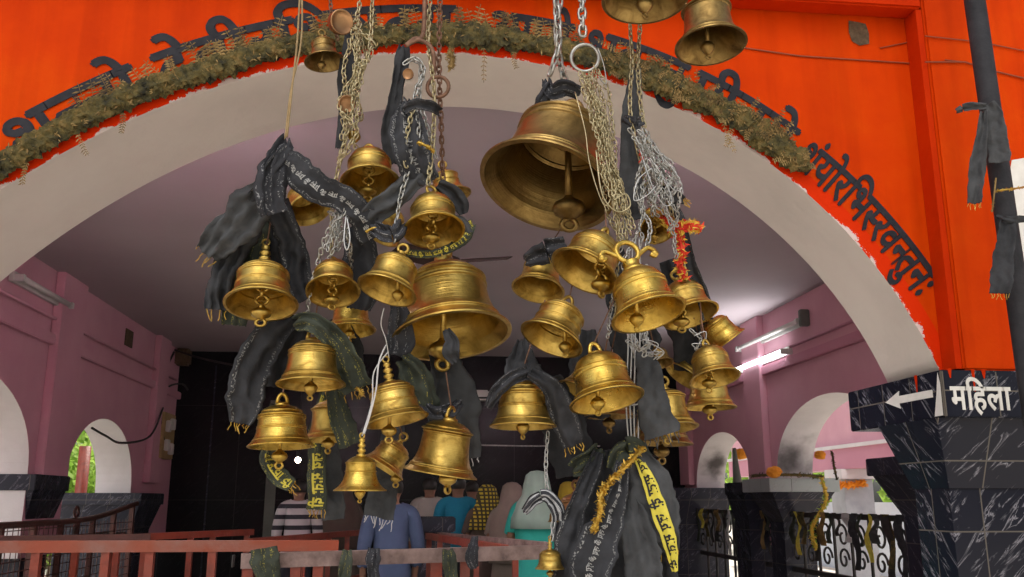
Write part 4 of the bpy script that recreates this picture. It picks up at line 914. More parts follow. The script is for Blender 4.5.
R('black cloth hanging right of the tall smooth bell', [(440, 352, 3.16, 30), (452, 384, 3.14, 48), (458, 424, 3.14, 48), (464, 460, 3.16, 42)], 'cgrey', 2, .012, .3, fringe=6, fcol='cord')
R('small black rag tied to the clapper of the largest left bell', [(446, 330, 2.9, 8), (452, 342, 2.88, 14), (450, 352, 2.88, 18), (456, 362, 2.9, 10)], 'cplain', 2, .006)
R('printed rag on the crown of the tall smooth bell', [(424, 404, 3.02, 10), (434, 414, 2.98, 18), (448, 412, 2.98, 18), (460, 402, 3.04, 10)], 'cfull', 2, .006)
# middle bundle
R('black cloth rising to a point at the left of the middle bundle', [(404, 46, 2.98, 10), (402, 60, 2.97, 16), (396, 96, 2.96, 16), (393, 130, 2.96, 24), (396, 165, 2.97, 22)], 'cplain', 2, .008, .2)
R('printed black cloth wrapped down the middle bundle', [(406, 100, 2.92, 16), (406, 122, 2.88, 34), (410, 146, 2.86, 42), (418, 168, 2.88, 42), (428, 184, 2.9, 32)], 'cblack', 3, .014, .3, text=['ॐ', ' ', 'ज', 'य'], tsize=.24)
R('black band tied round the chains of the middle bundle', [(404, 110, 2.88, 10), (416, 104, 2.85, 12), (430, 106, 2.85, 13), (441, 112, 2.89, 10)], 'cblack', 1, .004)
R('dark band crossing left from the middle bundle behind the round bell', [(424, 168, 2.9, 24), (408, 184, 2.88, 26), (392, 200, 2.87, 26), (374, 214, 2.87, 24), (360, 224, 2.9, 22)], 'cgrey', 2, .008, .2)
R('printed black knot between the left-leaning bell and the round bell', [(372, 226, 2.84, 14), (384, 234, 2.81, 18), (396, 232, 2.81, 18), (402, 222, 2.84, 12)], 'cfull', 2, .008, .2)
R('black rag at the right shoulder of the round bell', [(438, 184, 2.92, 12), (450, 192, 2.92, 20), (460, 204, 2.94, 22), (464, 214, 2.95, 10)], 'cplain', 2, .008, .2)
R('green and yellow ribbon running under the round bell', [(404, 252, 2.98, 8), (424, 254, 2.92, 10), (446, 250, 2.9, 10), (464, 238, 2.94, 12), (472, 222, 3.0, 10)], 'cgreen', 1, .004, text=JM, tcol='yellowink', tsize=.7)
R('dark strip looped right of the green and yellow ribbon', [(450, 218, 2.96, 8), (462, 222, 2.95, 12), (468, 234, 2.96, 12)], 'cgrey', 1, .004)
R('blue-black cloth between the two big left bells', [(396, 298, 2.96, 12), (400, 318, 2.98, 24), (400, 340, 3.0, 30), (396, 356, 3.0, 24)], 'cfull', 2, .010, .3)
R('dark strap behind the left chain bundle', [(352, 30, 3.02, 14), (346, 70, 3.0, 16), (344, 110, 3.0, 12), (340, 150, 3.0, 12)], 'cplain', 1, .006)
# right cluster
R('black cloth bunched on the crown of the huge bell', [(546, 80, 3.12, 8), (552, 92, 3.08, 18), (566, 88, 3.05, 20), (580, 94, 3.07, 14)], 'cfull', 2, .010, .3)
R('black rag falling left from the huge bell crown', [(550, 84, 3.1, 10), (543, 98, 3.1, 14), (538, 110, 3.12, 10)], 'cfull', 2, .006, .2)
R('dark strap hanging beside the far right chains', [(636, 70, 2.98, 12), (632, 110, 2.97, 20), (630, 150, 2.97, 24), (632, 190, 2.98, 26), (634, 220, 2.98, 20)], 'cgrey', 1, .006)
R('black printed band tied round the far right chains', [(624, 118, 2.93, 8), (634, 122, 2.88, 12), (645, 120, 2.9, 10)], 'cfull', 1, .004)
R('black printed strip running down right of the red tinsel', [(668, 198, 2.95, 10), (678, 220, 2.96, 13), (690, 262, 2.98, 14), (704, 300, 3.02, 14), (708, 320, 3.04, 10)], 'cblack', 1, .004)
R('small dark rag with gold edge above the red tinsel', [(660, 190, 2.9, 8), (670, 194, 2.88, 16), (684, 200, 2.9, 8)], 'cplain', 1, .005, fringe=6)
R('dark blue cloth pressed between the huge bell and the bells below it', [(526, 262, 3.04, 14), (536, 256, 3.0, 22), (552, 250, 2.98, 24), (566, 244, 2.98, 16)], 'cfull', 2, .008, .2)
R('black cloth peak above the cloth-wrapped bell', [(521, 340, 3.02, 8), (522, 354, 2.98, 24), (524, 370, 2.9, 44), (530, 384, 2.86, 44)], 'cplain', 2, .012, .3)
R('black cloth arm draped left of the cloth-wrapped bell', [(528, 372, 2.83, 16), (512, 378, 2.82, 16), (498, 390, 2.84, 14), (488, 408, 2.88, 9)], 'cfull', 2, .006, .2)
R('black cloth arm draped right of the cloth-wrapped bell', [(530, 372, 2.83, 16), (546, 382, 2.82, 20), (558, 400, 2.85, 26), (568, 430, 2.9, 30), (574, 446, 2.92, 24)], 'cblack', 2, .008, .2, fringe=7)
R('black cloth hanging behind the cloth-wrapped bell to the right', [(546, 380, 3.02, 30), (560, 412, 3.04, 50), (570, 446, 3.06, 52), (576, 476, 3.06, 40)], 'cplain', 2, .012, .2)
R('dark filler cloth behind the left-facing bells', [(586, 330, 3.12, 20), (586, 356, 3.12, 40), (588, 384, 3.14, 44), (592, 420, 3.2, 40)], 'cplain', 2, .012, .2)
R('faded grey cloth hanging flat in front of the lower right bells', [(642, 350, 2.86, 14), (648, 368, 2.82, 26), (652, 396, 2.8, 36), (657, 420, 2.79, 42), (662, 436, 2.79, 42)], 'cgrey', 1, .006, .1, fringe=9, fcol='cgrey')
R('black cloth behind the horned crown bell', [(612, 250, 3.06, 20), (622, 290, 3.06, 40), (634, 330, 3.08, 50), (640, 370, 3.12, 50)], 'cplain', 3, .012, .2)
R('black cloth deep behind the right side bells', [(668, 260, 3.12, 20), (682, 300, 3.14, 44), (692, 340, 3.16, 46), (690, 372, 3.2, 36)], 'cplain', 2, .012, .2)
# bottom mass under the straight wires
R('greenish cloth cap knotted at the head of the bottom bunch', [(612, 470, 2.86, 16), (620, 456, 2.84, 26), (632, 450, 2.84, 30), (646, 462, 2.86, 20)], 'cgreen', 2, .010, .3)
R('broad grey-black cloth of the bottom bunch', [(634, 452, 2.84, 20), (648, 478, 2.82, 44), (654, 508, 2.81, 50), (660, 536, 2.81, 44), (664, 552, 2.82, 36)], 'cgrey', 2, .010, .1, fringe=6)
R('yellow border strip with dark letters down the right of the bottom bunch', [(636, 454, 2.83, 8), (648, 480, 2.80, 15), (660, 512, 2.79, 17), (670, 545, 2.79, 15), (675, 572, 2.8, 7)], 'yband', 1, .003, .05, text=JM, tcol='letter', tsize=.95, crumple=.003)
R('black cloth with white edge lettering in the middle of the bottom bunch', [(622, 462, 2.82, 14), (618, 492, 2.79, 24), (608, 522, 2.78, 36), (596, 552, 2.78, 46), (588, 590, 2.78, 46)], 'cblack', 2, .012, .2, text=['ॐ', ' ', 'ज', 'य'], tsize=.22)
R('narrow black strip with white edge left in the bottom bunch', [(598, 452, 2.9, 12), (590, 476, 2.88, 20), (578, 508, 2.87, 22), (568, 540, 2.87, 26), (562, 590, 2.87, 28)], 'cblack', 2, .008, .2)
R('faded charcoal tail hanging lowest in the bottom bunch', [(628, 500, 2.83, 18), (636, 530, 2.8, 36), (642, 560, 2.8, 44), (646, 596, 2.8, 44)], 'cgrey', 2, .012, .2)
R('gold-speckled green tail left of the lowest tail', [(612, 520, 2.86, 14), (602, 545, 2.85, 24), (596, 570, 2.85, 28), (592, 600, 2.85, 28)], 'cgreen', 2, .010, .2)
R('black tail at the right foot of the bottom bunch', [(650, 540, 2.86, 26), (660, 562, 2.86, 34), (668, 600, 2.86, 34)], 'cplain', 2, .010, .2)
R('dark backing cloth of the bottom bunch', [(606, 450, 3.0, 24), (612, 490, 3.0, 60), (616, 530, 3.0, 84), (618, 596, 3.0, 90)], 'cplain', 4, .014, .1)
R('grey-green padded cloth knot left of the bottom bunch', [(572, 470, 2.92, 16), (580, 466, 2.9, 24), (592, 458, 2.9, 24), (600, 448, 2.92, 14)], 'cgreen', 2, .010, .3)
R('zebra-like printed scarf looped above the tiny bottom bells', [(524, 512, 2.9, 8), (534, 500, 2.87, 13), (546, 496, 2.86, 15), (556, 506, 2.86, 16), (560, 524, 2.88, 16), (556, 542, 2.9, 12)], 'czebra', 2, .006, .2)
# tinsel garlands
def tinsel(label, pts, r, n, mat, name='tinsel_garland', core=None):
    P = [Vector(p) for p in crom([tuple(at(*q)) for q in pts], 8)]
    bm = bmesh.new(); tube(bm, P, r*.35, 6)
    for _ in range(n):
        k = random.randrange(len(P)-1); p = P[k].lerp(P[k+1], random.random())
        d = Vector((random.gauss(0, 1), random.gauss(0, 1), random.gauss(0, 1))).normalized()
        s = d.cross(Vector((random.gauss(0, 1), random.gauss(0, 1), random.gauss(0, 1)))).normalized()*r*.16
        q = p+d*r*random.uniform(.6, 1.15); m = p.lerp(q, .5)+s*1.5
        v = [bm.verts.new(x) for x in (p-s, p+s, m+s, q, m-s)]
        f = bm.faces.new(v)
        if core and random.random() < .5: f.material_index = 1
    return tag(link(name, bm, [mat]+([core] if core else [])), label, 'garland', 'tinsel offerings')
tinsel('gold tinsel garland snaking down the bottom cloth bunch', [(642, 448, 2.8, ), (628, 464, 2.77), (612, 480, 2.77), (602, 494, 2.76), (600, 512, 2.76), (594, 530, 2.77)], .021, 420, 'gold')
tinsel('red and yellow tinsel tuft beside the small right bell', [(664, 218, 2.93), (676, 228, 2.9), (688, 226, 2.88), (698, 227, 2.9)], .036, 240, 'redt', core='yellowt')
tinsel('red and yellow tinsel tail hanging below the tuft', [(678, 232, 2.9), (682, 250, 2.91), (680, 266, 2.93), (684, 278, 2.94)], .03, 220, 'redt', core='yellowt')
tinsel('red thread scrap among the far right chains', [(640, 150, 2.87), (643, 158, 2.86), (640, 162, 2.87)], .014, 40, 'redt')
tinsel('gold thread scrap tied on the printed cloth of the middle bundle', [(418, 142, 2.83), (428, 147, 2.83), (434, 152, 2.84)], .014, 50, 'gold')
tinsel('gold thread knot on the tilted bell band', [(366, 232, 2.84), (374, 228, 2.83), (380, 232, 2.83)], .012, 40, 'gold')
tinsel('gold tassel at the hem of the speckled left drape', [(358, 388, 2.94), (363, 396, 2.94)], .014, 50, 'gold')
tinsel('gold thread on the cap of the small peeping bell', [(318, 338, 3.0), (312, 344, 3.0), (306, 352, 3.0)], .012, 40, 'gold')
tinsel('yellow dried flower hanging right of the rusty ring', [(450, 52, 2.9), (452, 60, 2.9), (450, 68, 2.9)], .022, 110, 'dryleaf', name='dried_flower')
# ================================================================== DRIED GARLAND ALONG THE ARCH
gr = root('dried_garland', arch(-.2, .1)+Vector((0, WY, 0)), 'long brown mossy dried garland lying along the painted arch lettering', 'garland')
def gar(t, o, d): p = arch(t, o); return Vector((p.x, WY-d, p.z))
bm = bmesh.new(); N_ = 420; rings = []
for i in range(N_):
    t = -.86+(.70+.86)*i/(N_-1)
    hw = .054*(1+.35*noise.noise(Vector((t*9, 0, 0))))*(1 if t < .3 else 1.15)*min(1, (i+2)/8, (N_-i+1)/8); mid = .098+.018*noise.noise(Vector((t*6, 3, 0)))
    row = []
    for k in range(18):
        a = 2*PI*k/18
        q = 1+.45*noise.noise(Vector((t*60, math.cos(a)*2, math.sin(a)*2)))+.55*noise.noise(Vector((t*170, math.cos(a)*5, math.sin(a)*5)))
        row.append(bm.verts.new(gar(t, mid+math.cos(a)*hw*1.15*q, .040+math.sin(a)*.032*q)))
    rings.append(row)
for a, b in zip(rings, rings[1:]):
    for k in range(18): bm.faces.new((a[k], a[(k+1) % 18], b[(k+1) % 18], b[k]))
bm.faces.new(rings[0]); bm.faces.new(rings[-1])
rel(link('moss_rope', bm, 'dry'), gr)
bm = bmesh.new()
def leaflet(p, d, s, l, w, curl):
    m = p+d*l*.5+curl*l*.25; e = p+d*l+curl*l*.7
    v = [bm.verts.new(x) for x in (p, m+s*w, e, m-s*w)]; bm.faces.new(v[:3]); bm.faces.new((v[0], v[2], v[3]))
def frond(t, o, di, ln, k=9, lw=.02):
    p = gar(t, o, .05); d = di.normalized(); c = Vector((0, -1, 0))
    for i in range(k):
        d = (d+Vector((random.gauss(0, .08), random.gauss(0, .05), random.gauss(0, .08)))).normalized()
        q = p+d*ln/k; s = d.cross(c).normalized()
        tube(bm, [p, q], .0015, 4)
        for sg in (-1, 1): leaflet(p, (s*sg+d*.35).normalized(), d*.8, lw*random.uniform(.8, 1.3), .0062, Vector((0, -.5, -.7)))
        p = q
random.seed(21)
def upv(t): return Vector((math.sin(t), 0, math.cos(t)))
for t in [-.60, -.57, -.55, -.50, -.46, -.41, -.39, -.375, -.345, -.33, -.315, -.29, -.275, -.21, -.20, -.19, .02, .035, .05, .09, .11, .13, .16, .18, .2, .22, .24, -.16, -.1, -.07, -.04]:
    for q in range(3): frond(t+random.uniform(-.01, .01), .10, upv(t)+Vector((random.gauss(0, .3), 0, random.gauss(0, .12))), random.uniform(.10, .19), 7, .03)
for i in range(120):                                     # the bushy brown right half
    t = random.uniform(.30, .70); a = random.uniform(0, 2*PI)
    frond(t, random.uniform(.04, .19), Vector((math.cos(a), -.35, math.sin(a)*.8)), random.uniform(.05, .13), 6, .018)
for t, l in ((-.64, .16), (-.56, .12), (.02, .10), (.075, .22), (.53, .20), (.545, .14), (.13, .12), (-.73, .12)): frond(t, .02, Vector((random.gauss(0, .25), -.1, -1)), l, 8, .017)
for i in range(260):
    t = random.uniform(-.83, .68); p = gar(t, random.uniform(.04, .14), .06); a = random.uniform(0, 2*PI)
    d = Vector((math.cos(a), -.4, math.sin(a))); leaflet(p, d, d.cross(Vector((0, 1, 0))).normalized(), random.uniform(.02, .045), .004, Vector((0, -.2, -.3)))
rel(tag(link('dry_fronds', bm, 'dryleaf'), 'curled pale brown dry fronds', kind='stuff'), gr)
for px, y0, y1 in ((75, 120, 180), (86, 170, 186)): pass
# ================================================================== POLE WITH CLOTHS
bm = bmesh.new(); a = at(966, -60, 4.05); b = at(1022, 330, 4.05); d = (b-a).normalized(); a0 = a-d*.6; b0 = b+d*((0-b.z)/d.z)
tube(bm, [a0, a0.lerp(b0, .5), b0], .052, 20); tag(link('pole', bm, 'pole', smooth=True), 'thick charcoal painted pole leaning in front of the right pilaster', 'pole')
PG = 'cloths tied on the pole'
R('grey strip tied across the upper pole with one end sticking left', [(956, 111, 4.0, 5), (966, 107, 3.98, 9), (978, 106, 3.96, 8), (986, 106, 3.955, 7)], 'cgrey', 1, .006, group=PG)
R('grey cloth end hanging down flat on the pole, upper of the two', [(988, 104, 3.95, 12), (994, 116, 3.94, 20), (998, 140, 3.94, 22), (999, 163, 3.95, 20)], 'cgrey', 1, .006, .05, group=PG)
R('long grey cloth tail hanging left of the pole with yellow fringe', [(984, 112, 3.96, 8), (981, 140, 3.97, 13), (977, 170, 3.98, 16), (974, 204, 3.99, 16)], 'cgrey', 1, .008, .1, fringe=6, group=PG)
R('dark cloth end lower on the pole with yellow fringe', [(1008, 216, 3.95, 12), (1006, 240, 3.94, 20), (1002, 270, 3.94, 22), (1001, 294, 3.95, 20)], 'cplain', 2, .008, .1, fringe=7, group=PG)
R('twisted dark strip tied round the lower pole', [(996, 216, 3.98, 5), (1008, 220, 3.93, 8), (1024, 219, 3.95, 7), (1034, 222, 4.0, 5)], 'cplain', 1, .005, group=PG)
tinsel('yellow thread wound round the pole above the lower cloth', [(994, 192, 3.98), (1002, 190, 3.95), (1012, 189, 3.95), (1024, 187, 3.99)], .014, 60, 'gold')
tinsel('brown thread tail hanging left of the pole', [(996, 178, 3.97), (994, 196, 3.97), (992, 212, 3.98)], .012, 40, 'dryleaf')
# ================================================================== FIXTURES OF THE HALL
def tube_lamp(x, s, y0, y1, z, lit, label):
    r = root('hall_and_fill_tube', (x, (y0+y1)/2, z), label, 'lamp', 'tube lights of the hall')
    bm = bmesh.new(); box(bm, min(x, x+s*.05), max(x, x+s*.05), y0, y1, z-.05, z+.06, .006); rel(link('batten', bm, 'offwhite'), r)
    bm = bmesh.new(); tube(bm, [(x+s*.10, y0+.08, z), (x+s*.10, y1-.08, z)], .03, 12); rel(link('lamp_tube', bm, 'lit' if lit else 'offwhite', smooth=True), r)
    for y in (y0+.05, y1-.05):
        bm = bmesh.new(); box(bm, min(x, x+s*.14), max(x, x+s*.14), y-.03, y+.03, z-.04, z+.03, .004); rel(link('end_holder', bm, 'offwhite'), r)
    return r
MAT['lit'] = emis('lit_tube', (.92, .97, 1.0), 9)
tube_lamp(XR-.005, -1, 11.15, 13.0, 3.50, True, 'lit white tube light on the right pink wall')
tube_lamp(XR-.005, -1, 10.65, 12.9, 3.80, False, 'unlit tube light above the lit one on the right wall')
tube_lamp(XL+.005, 1, 9.3, 10.75, 3.80, False, 'unlit dusty tube light high on the left pink wall')
bm = bmesh.new(); c = at(805, 325, 10.75); box(bm, XR-.12, XR-.0, 10.58, 10.66, 3.72, 3.93, .01); tag(link('junction_box', bm, 'gstrip'), 'grey box at the near end of the upper unlit tube light', 'box')
bm = bmesh.new(); tube(bm, [(XR-.05, 5.7, 3.56), (XR-.05, 11.1, 3.54)], .02, 8); tag(link('conduit', bm, 'pinkdark', smooth=True), 'pink painted conduit pipe along the right wall toward the lit tube', 'pipe')
bm = bmesh.new(); tube(bm, [(XL+.04, 5.7, 3.60), (XL+.04, 15.9, 3.60)], .02, 8); tag(link('conduit', bm, 'pink', smooth=True), 'pink painted conduit pipe along the left wall under the ceiling', 'pipe')
bm = bmesh.new(); c = at(128, 338, 1); box(bm, XL, XL+.02, 13.1, 13.42, 3.74, 3.98, .004); tag(link('vent_hole', bm, 'hole'), 'small brown square hole cover high on the left pink wall', 'vent')
# switchboard and its cables in the left far corner
sb = root('switchboard', (XL, 15.7, 2.4), 'yellowish wooden switchboard in the far left corner', 'switchboard')
bm = bmesh.new(); box(bm, XL+.005, XL+.14, 15.0, 15.7, 2.25, 2.98, .01); rel(link('board', bm, 'wood'), sb)
for i, (y, z) in enumerate(((15.1, 2.75), (15.1, 2.45), (15.35, 2.8), (15.35, 2.4))):
    bm = bmesh.new(); box(bm, XL+.14, XL+.20, y, y+.16, z-.08, z+.1, .01); rel(link('meter_box', bm, 'offwhite'), sb)
cw = [('dark cable drooping from the corner toward the middle of the hall', [(175, 350, 15.6), (200, 358, 15.0), (240, 366, 14.0), (290, 372, 13.5)]),
      ('dark cable hanging down the left corner to the switchboard', [(170, 342, 15.9), (166, 360, 15.8), (160, 385, 15.6), (158, 405, 15.5)]),
      ('cable looping from the switchboard across the left arch', [(163, 408, 15.0), (150, 436, 14.1), (122, 443, 12.8), (106, 436, 12.1), (92, 428, 11.6)]),
      ('second cable beside the switchboard', [(174, 352, 15.6), (163, 380, 15.0), (161, 420, 15.0), (164, 440, 15.1)]),
      ('curved cable end right of the switchboard', [(160, 396, 15.6), (170, 386, 15.6), (182, 384, 15.7), (188, 390, 15.8)])]
for l, p in cw: wire(l, p, .016, 'iron', 'cable', 'cable')
bm = bmesh.new(); c = at(172, 343, 15.9); box(bm, XL+.005, XL+.25, 15.8, 16.0, ZC-.30, ZC-.01, .03); tag(link('junction_box', bm, 'hole'), 'brown junction box at the ceiling in the far left corner', 'box')
bm = bmesh.new(); a = at(469, 391, 16.1); b = at(488, 401, 16.1); box(bm, a.x, b.x, 15.9, 16.18, b.z, a.z, .02); ac = link('air_conditioner', bm, 'offwhite'); tag(ac, 'white wall unit high on the dark back wall', 'air conditioner')
bm = bmesh.new(); box(bm, a.x+.03, b.x-.03, 15.888, 15.905, b.z+.02, b.z+.05); rel(link('vent_slot', bm, 'iron'), ac)
bm = bmesh.new(); tube(bm, [at(440, 444, 15.5), at(520, 446, 15.5), at(600, 446, 15.5)], .012, 6); tag(link('wire', bm, 'steel'), 'straight wire stretched across the dark hall behind the bells', 'wire')
# small lamp glowing at the back
lb = root('bulb', at(298, 460, 14.5), 'small glowing bulb in the dark back of the hall', 'lamp')
bm = bmesh.new(); ball(bm, at(298, 460, 14.5), .045, 14); rel(link('glass', bm, emis('warm_bulb', (1, .85, .62), 22), smooth=True), lb)
bm = bmesh.new(); p = at(298, 460, 14.5); tube(bm, [p+Vector((0, 0, .05)), p+Vector((0, 0, .14))], .03, 10); tube(bm, [p+Vector((0, 0, .12)), Vector((p.x, p.y, ZC))], .006, 6); rel(link('socket', bm, 'iron'), lb)
# ceiling fan
fc = at(446, 262, 8.2)
fan = root('ceiling_fan', fc, 'brown ceiling fan, one blade showing right of the largest left bell', 'fan')
bm = bmesh.new(); lathe(bm, [(0, .07), (.06, .06), (.13, .03), (.14, -.02), (.10, -.06), (0, -.07)], 20); MAT['fanb'] = mott('brown_fan_paint', [(.05, .03, .025), (.08, .05, .04)], 5, .45); o = link('motor', bm, 'fanb', fan, smooth=True)
bm = bmesh.new(); tube(bm, [(0, 0, .05), (0, 0, ZC-fc.z)], .012, 8); link('rod', bm, 'fanb', fan)
for k in range(3):
    a = -.35+k*2*PI/3; bm = bmesh.new(); ux = Vector((math.cos(a), math.sin(a), 0)); vy = Vector((-math.sin(a), math.cos(a), 0))
    box(bm, .12, .62, -.10, .10, -.006, .006, .004)
    for v in bm.verts: w_ = v.co.copy(); v.co = ux*w_.x+vy*w_.y*(1+.25*(w_.x-.12))+Vector((0, 0, w_.z+w_.y*.42))
    link('blade', bm, 'fanb', fan)
# ================================================================== RAILINGS
RG = 'steel queue railings'
def railing(label, p0, p1, z, mat, posts, w=.05, low=None, pm=None, group=RG, zb=ZF, pw=.042, name='queue_railing'):
    """p0, p1: (x, y) ends of the handrail; posts: fractions along it"""
    r = root(name, (p0[0], p0[1], zb), label, 'railing', group)
    z0, z1 = z if isinstance(z, tuple) else (z, z)
    A = Vector((p0[0], p0[1], z0)); Bq = Vector((p1[0], p1[1], z1))
    bm = bmesh.new(); bar(bm, A, Bq, w, w); rel(link('handrail', bm, mat), r)
    for f in posts:
        p = A.lerp(Bq, f); bm = bmesh.new(); bar(bm, (p.x, p.y, zb), (p.x, p.y, p.z-w/2), pw); rel(link('post', bm, pm or mat), r)
    if low:
        bm = bmesh.new(); bar(bm, A-Vector((0, 0, low)), Bq-Vector((0, 0, low)), .035); rel(link('lower_rail', bm, pm or mat), r)
    return r
def gx(px, py, z): rr = ray(px, py); k = (z-EYE)/rr.z; return (rr.x*k, rr.y*k)
ra0, ra1 = at(-30, 547, 5.0), at(338, 545.5, 5.35)
def fr(px): return (px+30)/(338+30)
railing('orange-red queue rail fading to bare grey metal on the right, crossing the lower left', (ra0.x, ra0.y), (ra1.x, ra1.y), (ra0.z, ra1.z), 'redrail', [fr(32), fr(98), fr(141), fr(204)], .058, .55, 'redsteel')
rb0, rb1 = at(241, 561, 4.05), at(545, 552, 4.25)
rb = railing('worn pinkish steel rail nearest the viewer with open left end', (rb0.x, rb0.y), (rb1.x, rb1.y), (rb0.z, rb1.z), 'rust', [.025, .17, .24, .62, .72], .06, .6, 'redsteel')
bm = bmesh.new(); c = rb0; box(bm, c.x-.034, c.x-.030, c.y-.024, c.y+.024, c.z-.024, c.z+.024); rel(link('dark_end_plate', bm, 'iron'), rb)  # dark plate on the solid bar stands for the shade inside the hollow end
railing('dark red rail behind the orange-red one, running back to the left wall', gx(-20, 540, 1.33), gx(150, 537, 1.33), 1.33, 'darksteel', [.55, .8, .97], .05, .5, 'redsteel')
railing('red rail in the middle distance below the dark wall', gx(140, 537, 1.33), gx(252, 532, 1.33), 1.33, 'redsteel', [.1, .42, .62, .95], .05, .5)
railing('red rail left of the man in blue', gx(250, 542, 1.3), gx(366, 532, 1.3), 1.3, 'redsteel', [.18, .4, .62, .8, .98], .05, .4)
railing('red rail coming forward to the right of the man in blue', gx(428, 536, 1.3), gx(505, 549, 1.3), 1.3, 'redsteel', [.02, .2, .55], .05, .45)
railing('brown rail slanting right toward the woman in turquoise', gx(440, 536, 1.3), gx(548, 547, 1.3), 1.3, 'rust', [.4, .75], .06, .45, 'redsteel')
gate = root('metal_gate', (XL, 10, ZF), 'dark brown iron gate with curved top bar and wire mesh in the far left arch', 'gate')
bm = bmesh.new(); P = [Vector(p) for p in crom([(XL+.15, 8.6, 1.36), (XL+.15, 11.4, 1.36), (XL+.15, 12.6, 1.42), (XL+.15, 14.2, 1.58), (XL+.15, 15.2, 1.66)], 6)]
tube(bm, P, .035, 8); rel(link('top_bar', bm, 'darksteel'), gate)
for y in (8.7, 9.5, 10.3, 11.05, 11.55, 12.1, 12.9, 13.7): 
    bm = bmesh.new(); bar(bm, (XL+.15, y, ZF), (XL+.15, y, 1.36+max(0, (y-11.6)*.08)), .06); rel(link('upright', bm, 'darksteel'), gate)
bm = bmesh.new(); torus(bm, (XL+.15, 11.5, 1.46), .06, .018, (1, 0, 0), 16, 6); rel(link('latch_ring', bm, 'darksteel'), gate)
bm = bmesh.new()
for i in range(40): y = 8.7+i*.13; tube(bm, [(XL+.17, y, .5), (XL+.17, y, 1.34)], .005, 4)
for i in range(9): tube(bm, [(XL+.17, 8.7, .5+i*.1), (XL+.17, 13.8, .5+i*.1)], .005, 4)
rel(link('wire_mesh', bm, 'darksteel'), gate)
# wraps of cloth tied on the nearest rail
RW = 'cloth scraps tied on the near rail'
R('dark cloth with gold scrap wrapped round the rail end', [(264, 548, 3.99, 26), (265, 558, 3.985, 30), (266, 566, 3.985, 30), (270, 582, 4.0, 22)], 'cgreen', 2, .006, .1, group=RW, fringe=6)
R('green-gold cloth strip tied round the near rail', [(347, 550, 4.07, 10), (346, 562, 4.04, 14), (345, 574, 4.04, 13), (344, 590, 4.06, 12)], 'cgreen', 1, .004, group=RW)
R('black and white printed cloth tied round the near rail', [(374, 548, 4.08, 12), (373, 560, 4.05, 15), (373, 570, 4.05, 12), (375, 590, 4.06, 18)], 'cfull', 2, .005, group=RW)
R('green cloth strip on the right part of the near rail', [(448, 549, 4.11, 12), (449, 560, 4.08, 15), (451, 575, 4.09, 13), (452, 592, 4.1, 13)], 'cgreen', 1, .004, group=RW)
R('black printed strip on the right part of the near rail', [(475, 536, 4.2, 7), (473, 548, 4.10, 12), (472, 560, 4.09, 13), (475, 568, 4.1, 9)], 'cfull', 1, .004, group=RW)
# right side: black ornate railing hung with scraps
orn = root('ornate_railing', (4.7, 9.5, ZF), 'black wrought iron railing with scrolls hung with scraps, under the right arches', 'railing')
def scroll(bm, y, z, s):
    tube(bm, [Vector((4.85, y+s*math.cos(a)*r_, z+math.sin(a)*abs(s)*r_)) for a, r_ in [(k*.45, 1-.045*k) for k in range(18)]], .014, 5)
bm = bmesh.new(); 
for z in (1.42, .75): bar(bm, (4.85, 8.5, z), (4.85, 16.0, z), .06)
rel(link('rails', bm, 'iron'), orn)
for y in [8.6+.42*i for i in range(18)]:
    bm = bmesh.new(); tube(bm, [(4.85, y, ZF), (4.85, y, 1.42)], .02, 6); rel(link('upright', bm, 'iron'), orn)
    bm = bmesh.new(); scroll(bm, y+.21, 1.2, .15); scroll(bm, y+.21, .95, -.13); rel(link('scroll', bm, 'iron'), orn)
cols_ = ['cplain', 'iron', 'dry', 'cgrey', 'yellowink', 'cgreen', 'cplain', 'cord', 'iron', 'cgreen', 'dryleaf']
random.seed(5)
for k in range(40):
    y = 8.65+k*.17+random.uniform(-.1, .1); p0 = Vector((4.79, y, 1.46))
    bm = bmesh.new(); w_ = random.uniform(.04, .13); ln = random.uniform(.25, .7); row = []
    for i in range(7):
        row.append([bm.verts.new((4.79-.02*math.sin(i*1.3+k)-.015*j, y+(j-.5)*w_*(1+.4*math.sin(i+k))+.03*math.sin(i*.9+k), 1.46-ln*i/6)) for j in range(2)])
    for a, b in zip(row, row[1:]): bm.faces.new((a[0], a[1], b[1], b[0]))
    o = link('cloth_scrap', bm, cols_[k % 11]); o.modifiers.new('thickness', 'SOLIDIFY').thickness = .004
    tag(o, 'cloth or thread scrap tied on the black ornate railing at the right', 'cloth', 'scraps tied on the ornate railing')
# marigold strings and offerings by the right piers
def floret(label, px, py, Y, r_, mat):
    c = at(px, py, Y); bm = bmesh.new(); ball(bm, c, r_, 12, (1, 1, .75))
    for v in bm.verts: v.co += (v.co-c)*.22*noise.noise(v.co*40)
    tag(link('marigold', bm, mat), label, 'flower', 'marigold heads by the right piers')
MAT['mari'] = mott('orange_marigold', [(.70, .22, .01), (.85, .36, .02)], 40, .8)
floret('orange marigold head on the near edge of the grey pier capital', 774, 472, 11.1, .10, 'mari')
floret('orange marigold head hanging under the far right arch', 741, 454, 14.0, .12, 'mari')
floret('orange marigold head beside the second pink wall', 820, 455, 10.5, .07, 'mari')
tinsel('orange marigold garland round the top of the grey outer pillar', [(829, 483, 17.35), (840, 485, 17.3), (852, 485, 17.3), (865, 483, 17.35)], .11, 360, 'mari', name='marigold_garland')
tinsel('yellow flower string hanging beside the grey capital', [(822, 478, 10.6), (826, 500, 10.5), (818, 516, 10.5), (812, 530, 10.5), (816, 548, 10.5)], .06, 260, 'yellowt', name='flower_string', core='leaf')
tinsel('black dried garland lying on the grey pier capital', [(752, 476, 11.3), (770, 475, 11.15), (800, 475, 11.1), (824, 477, 11.1)], .05, 160, 'dry')
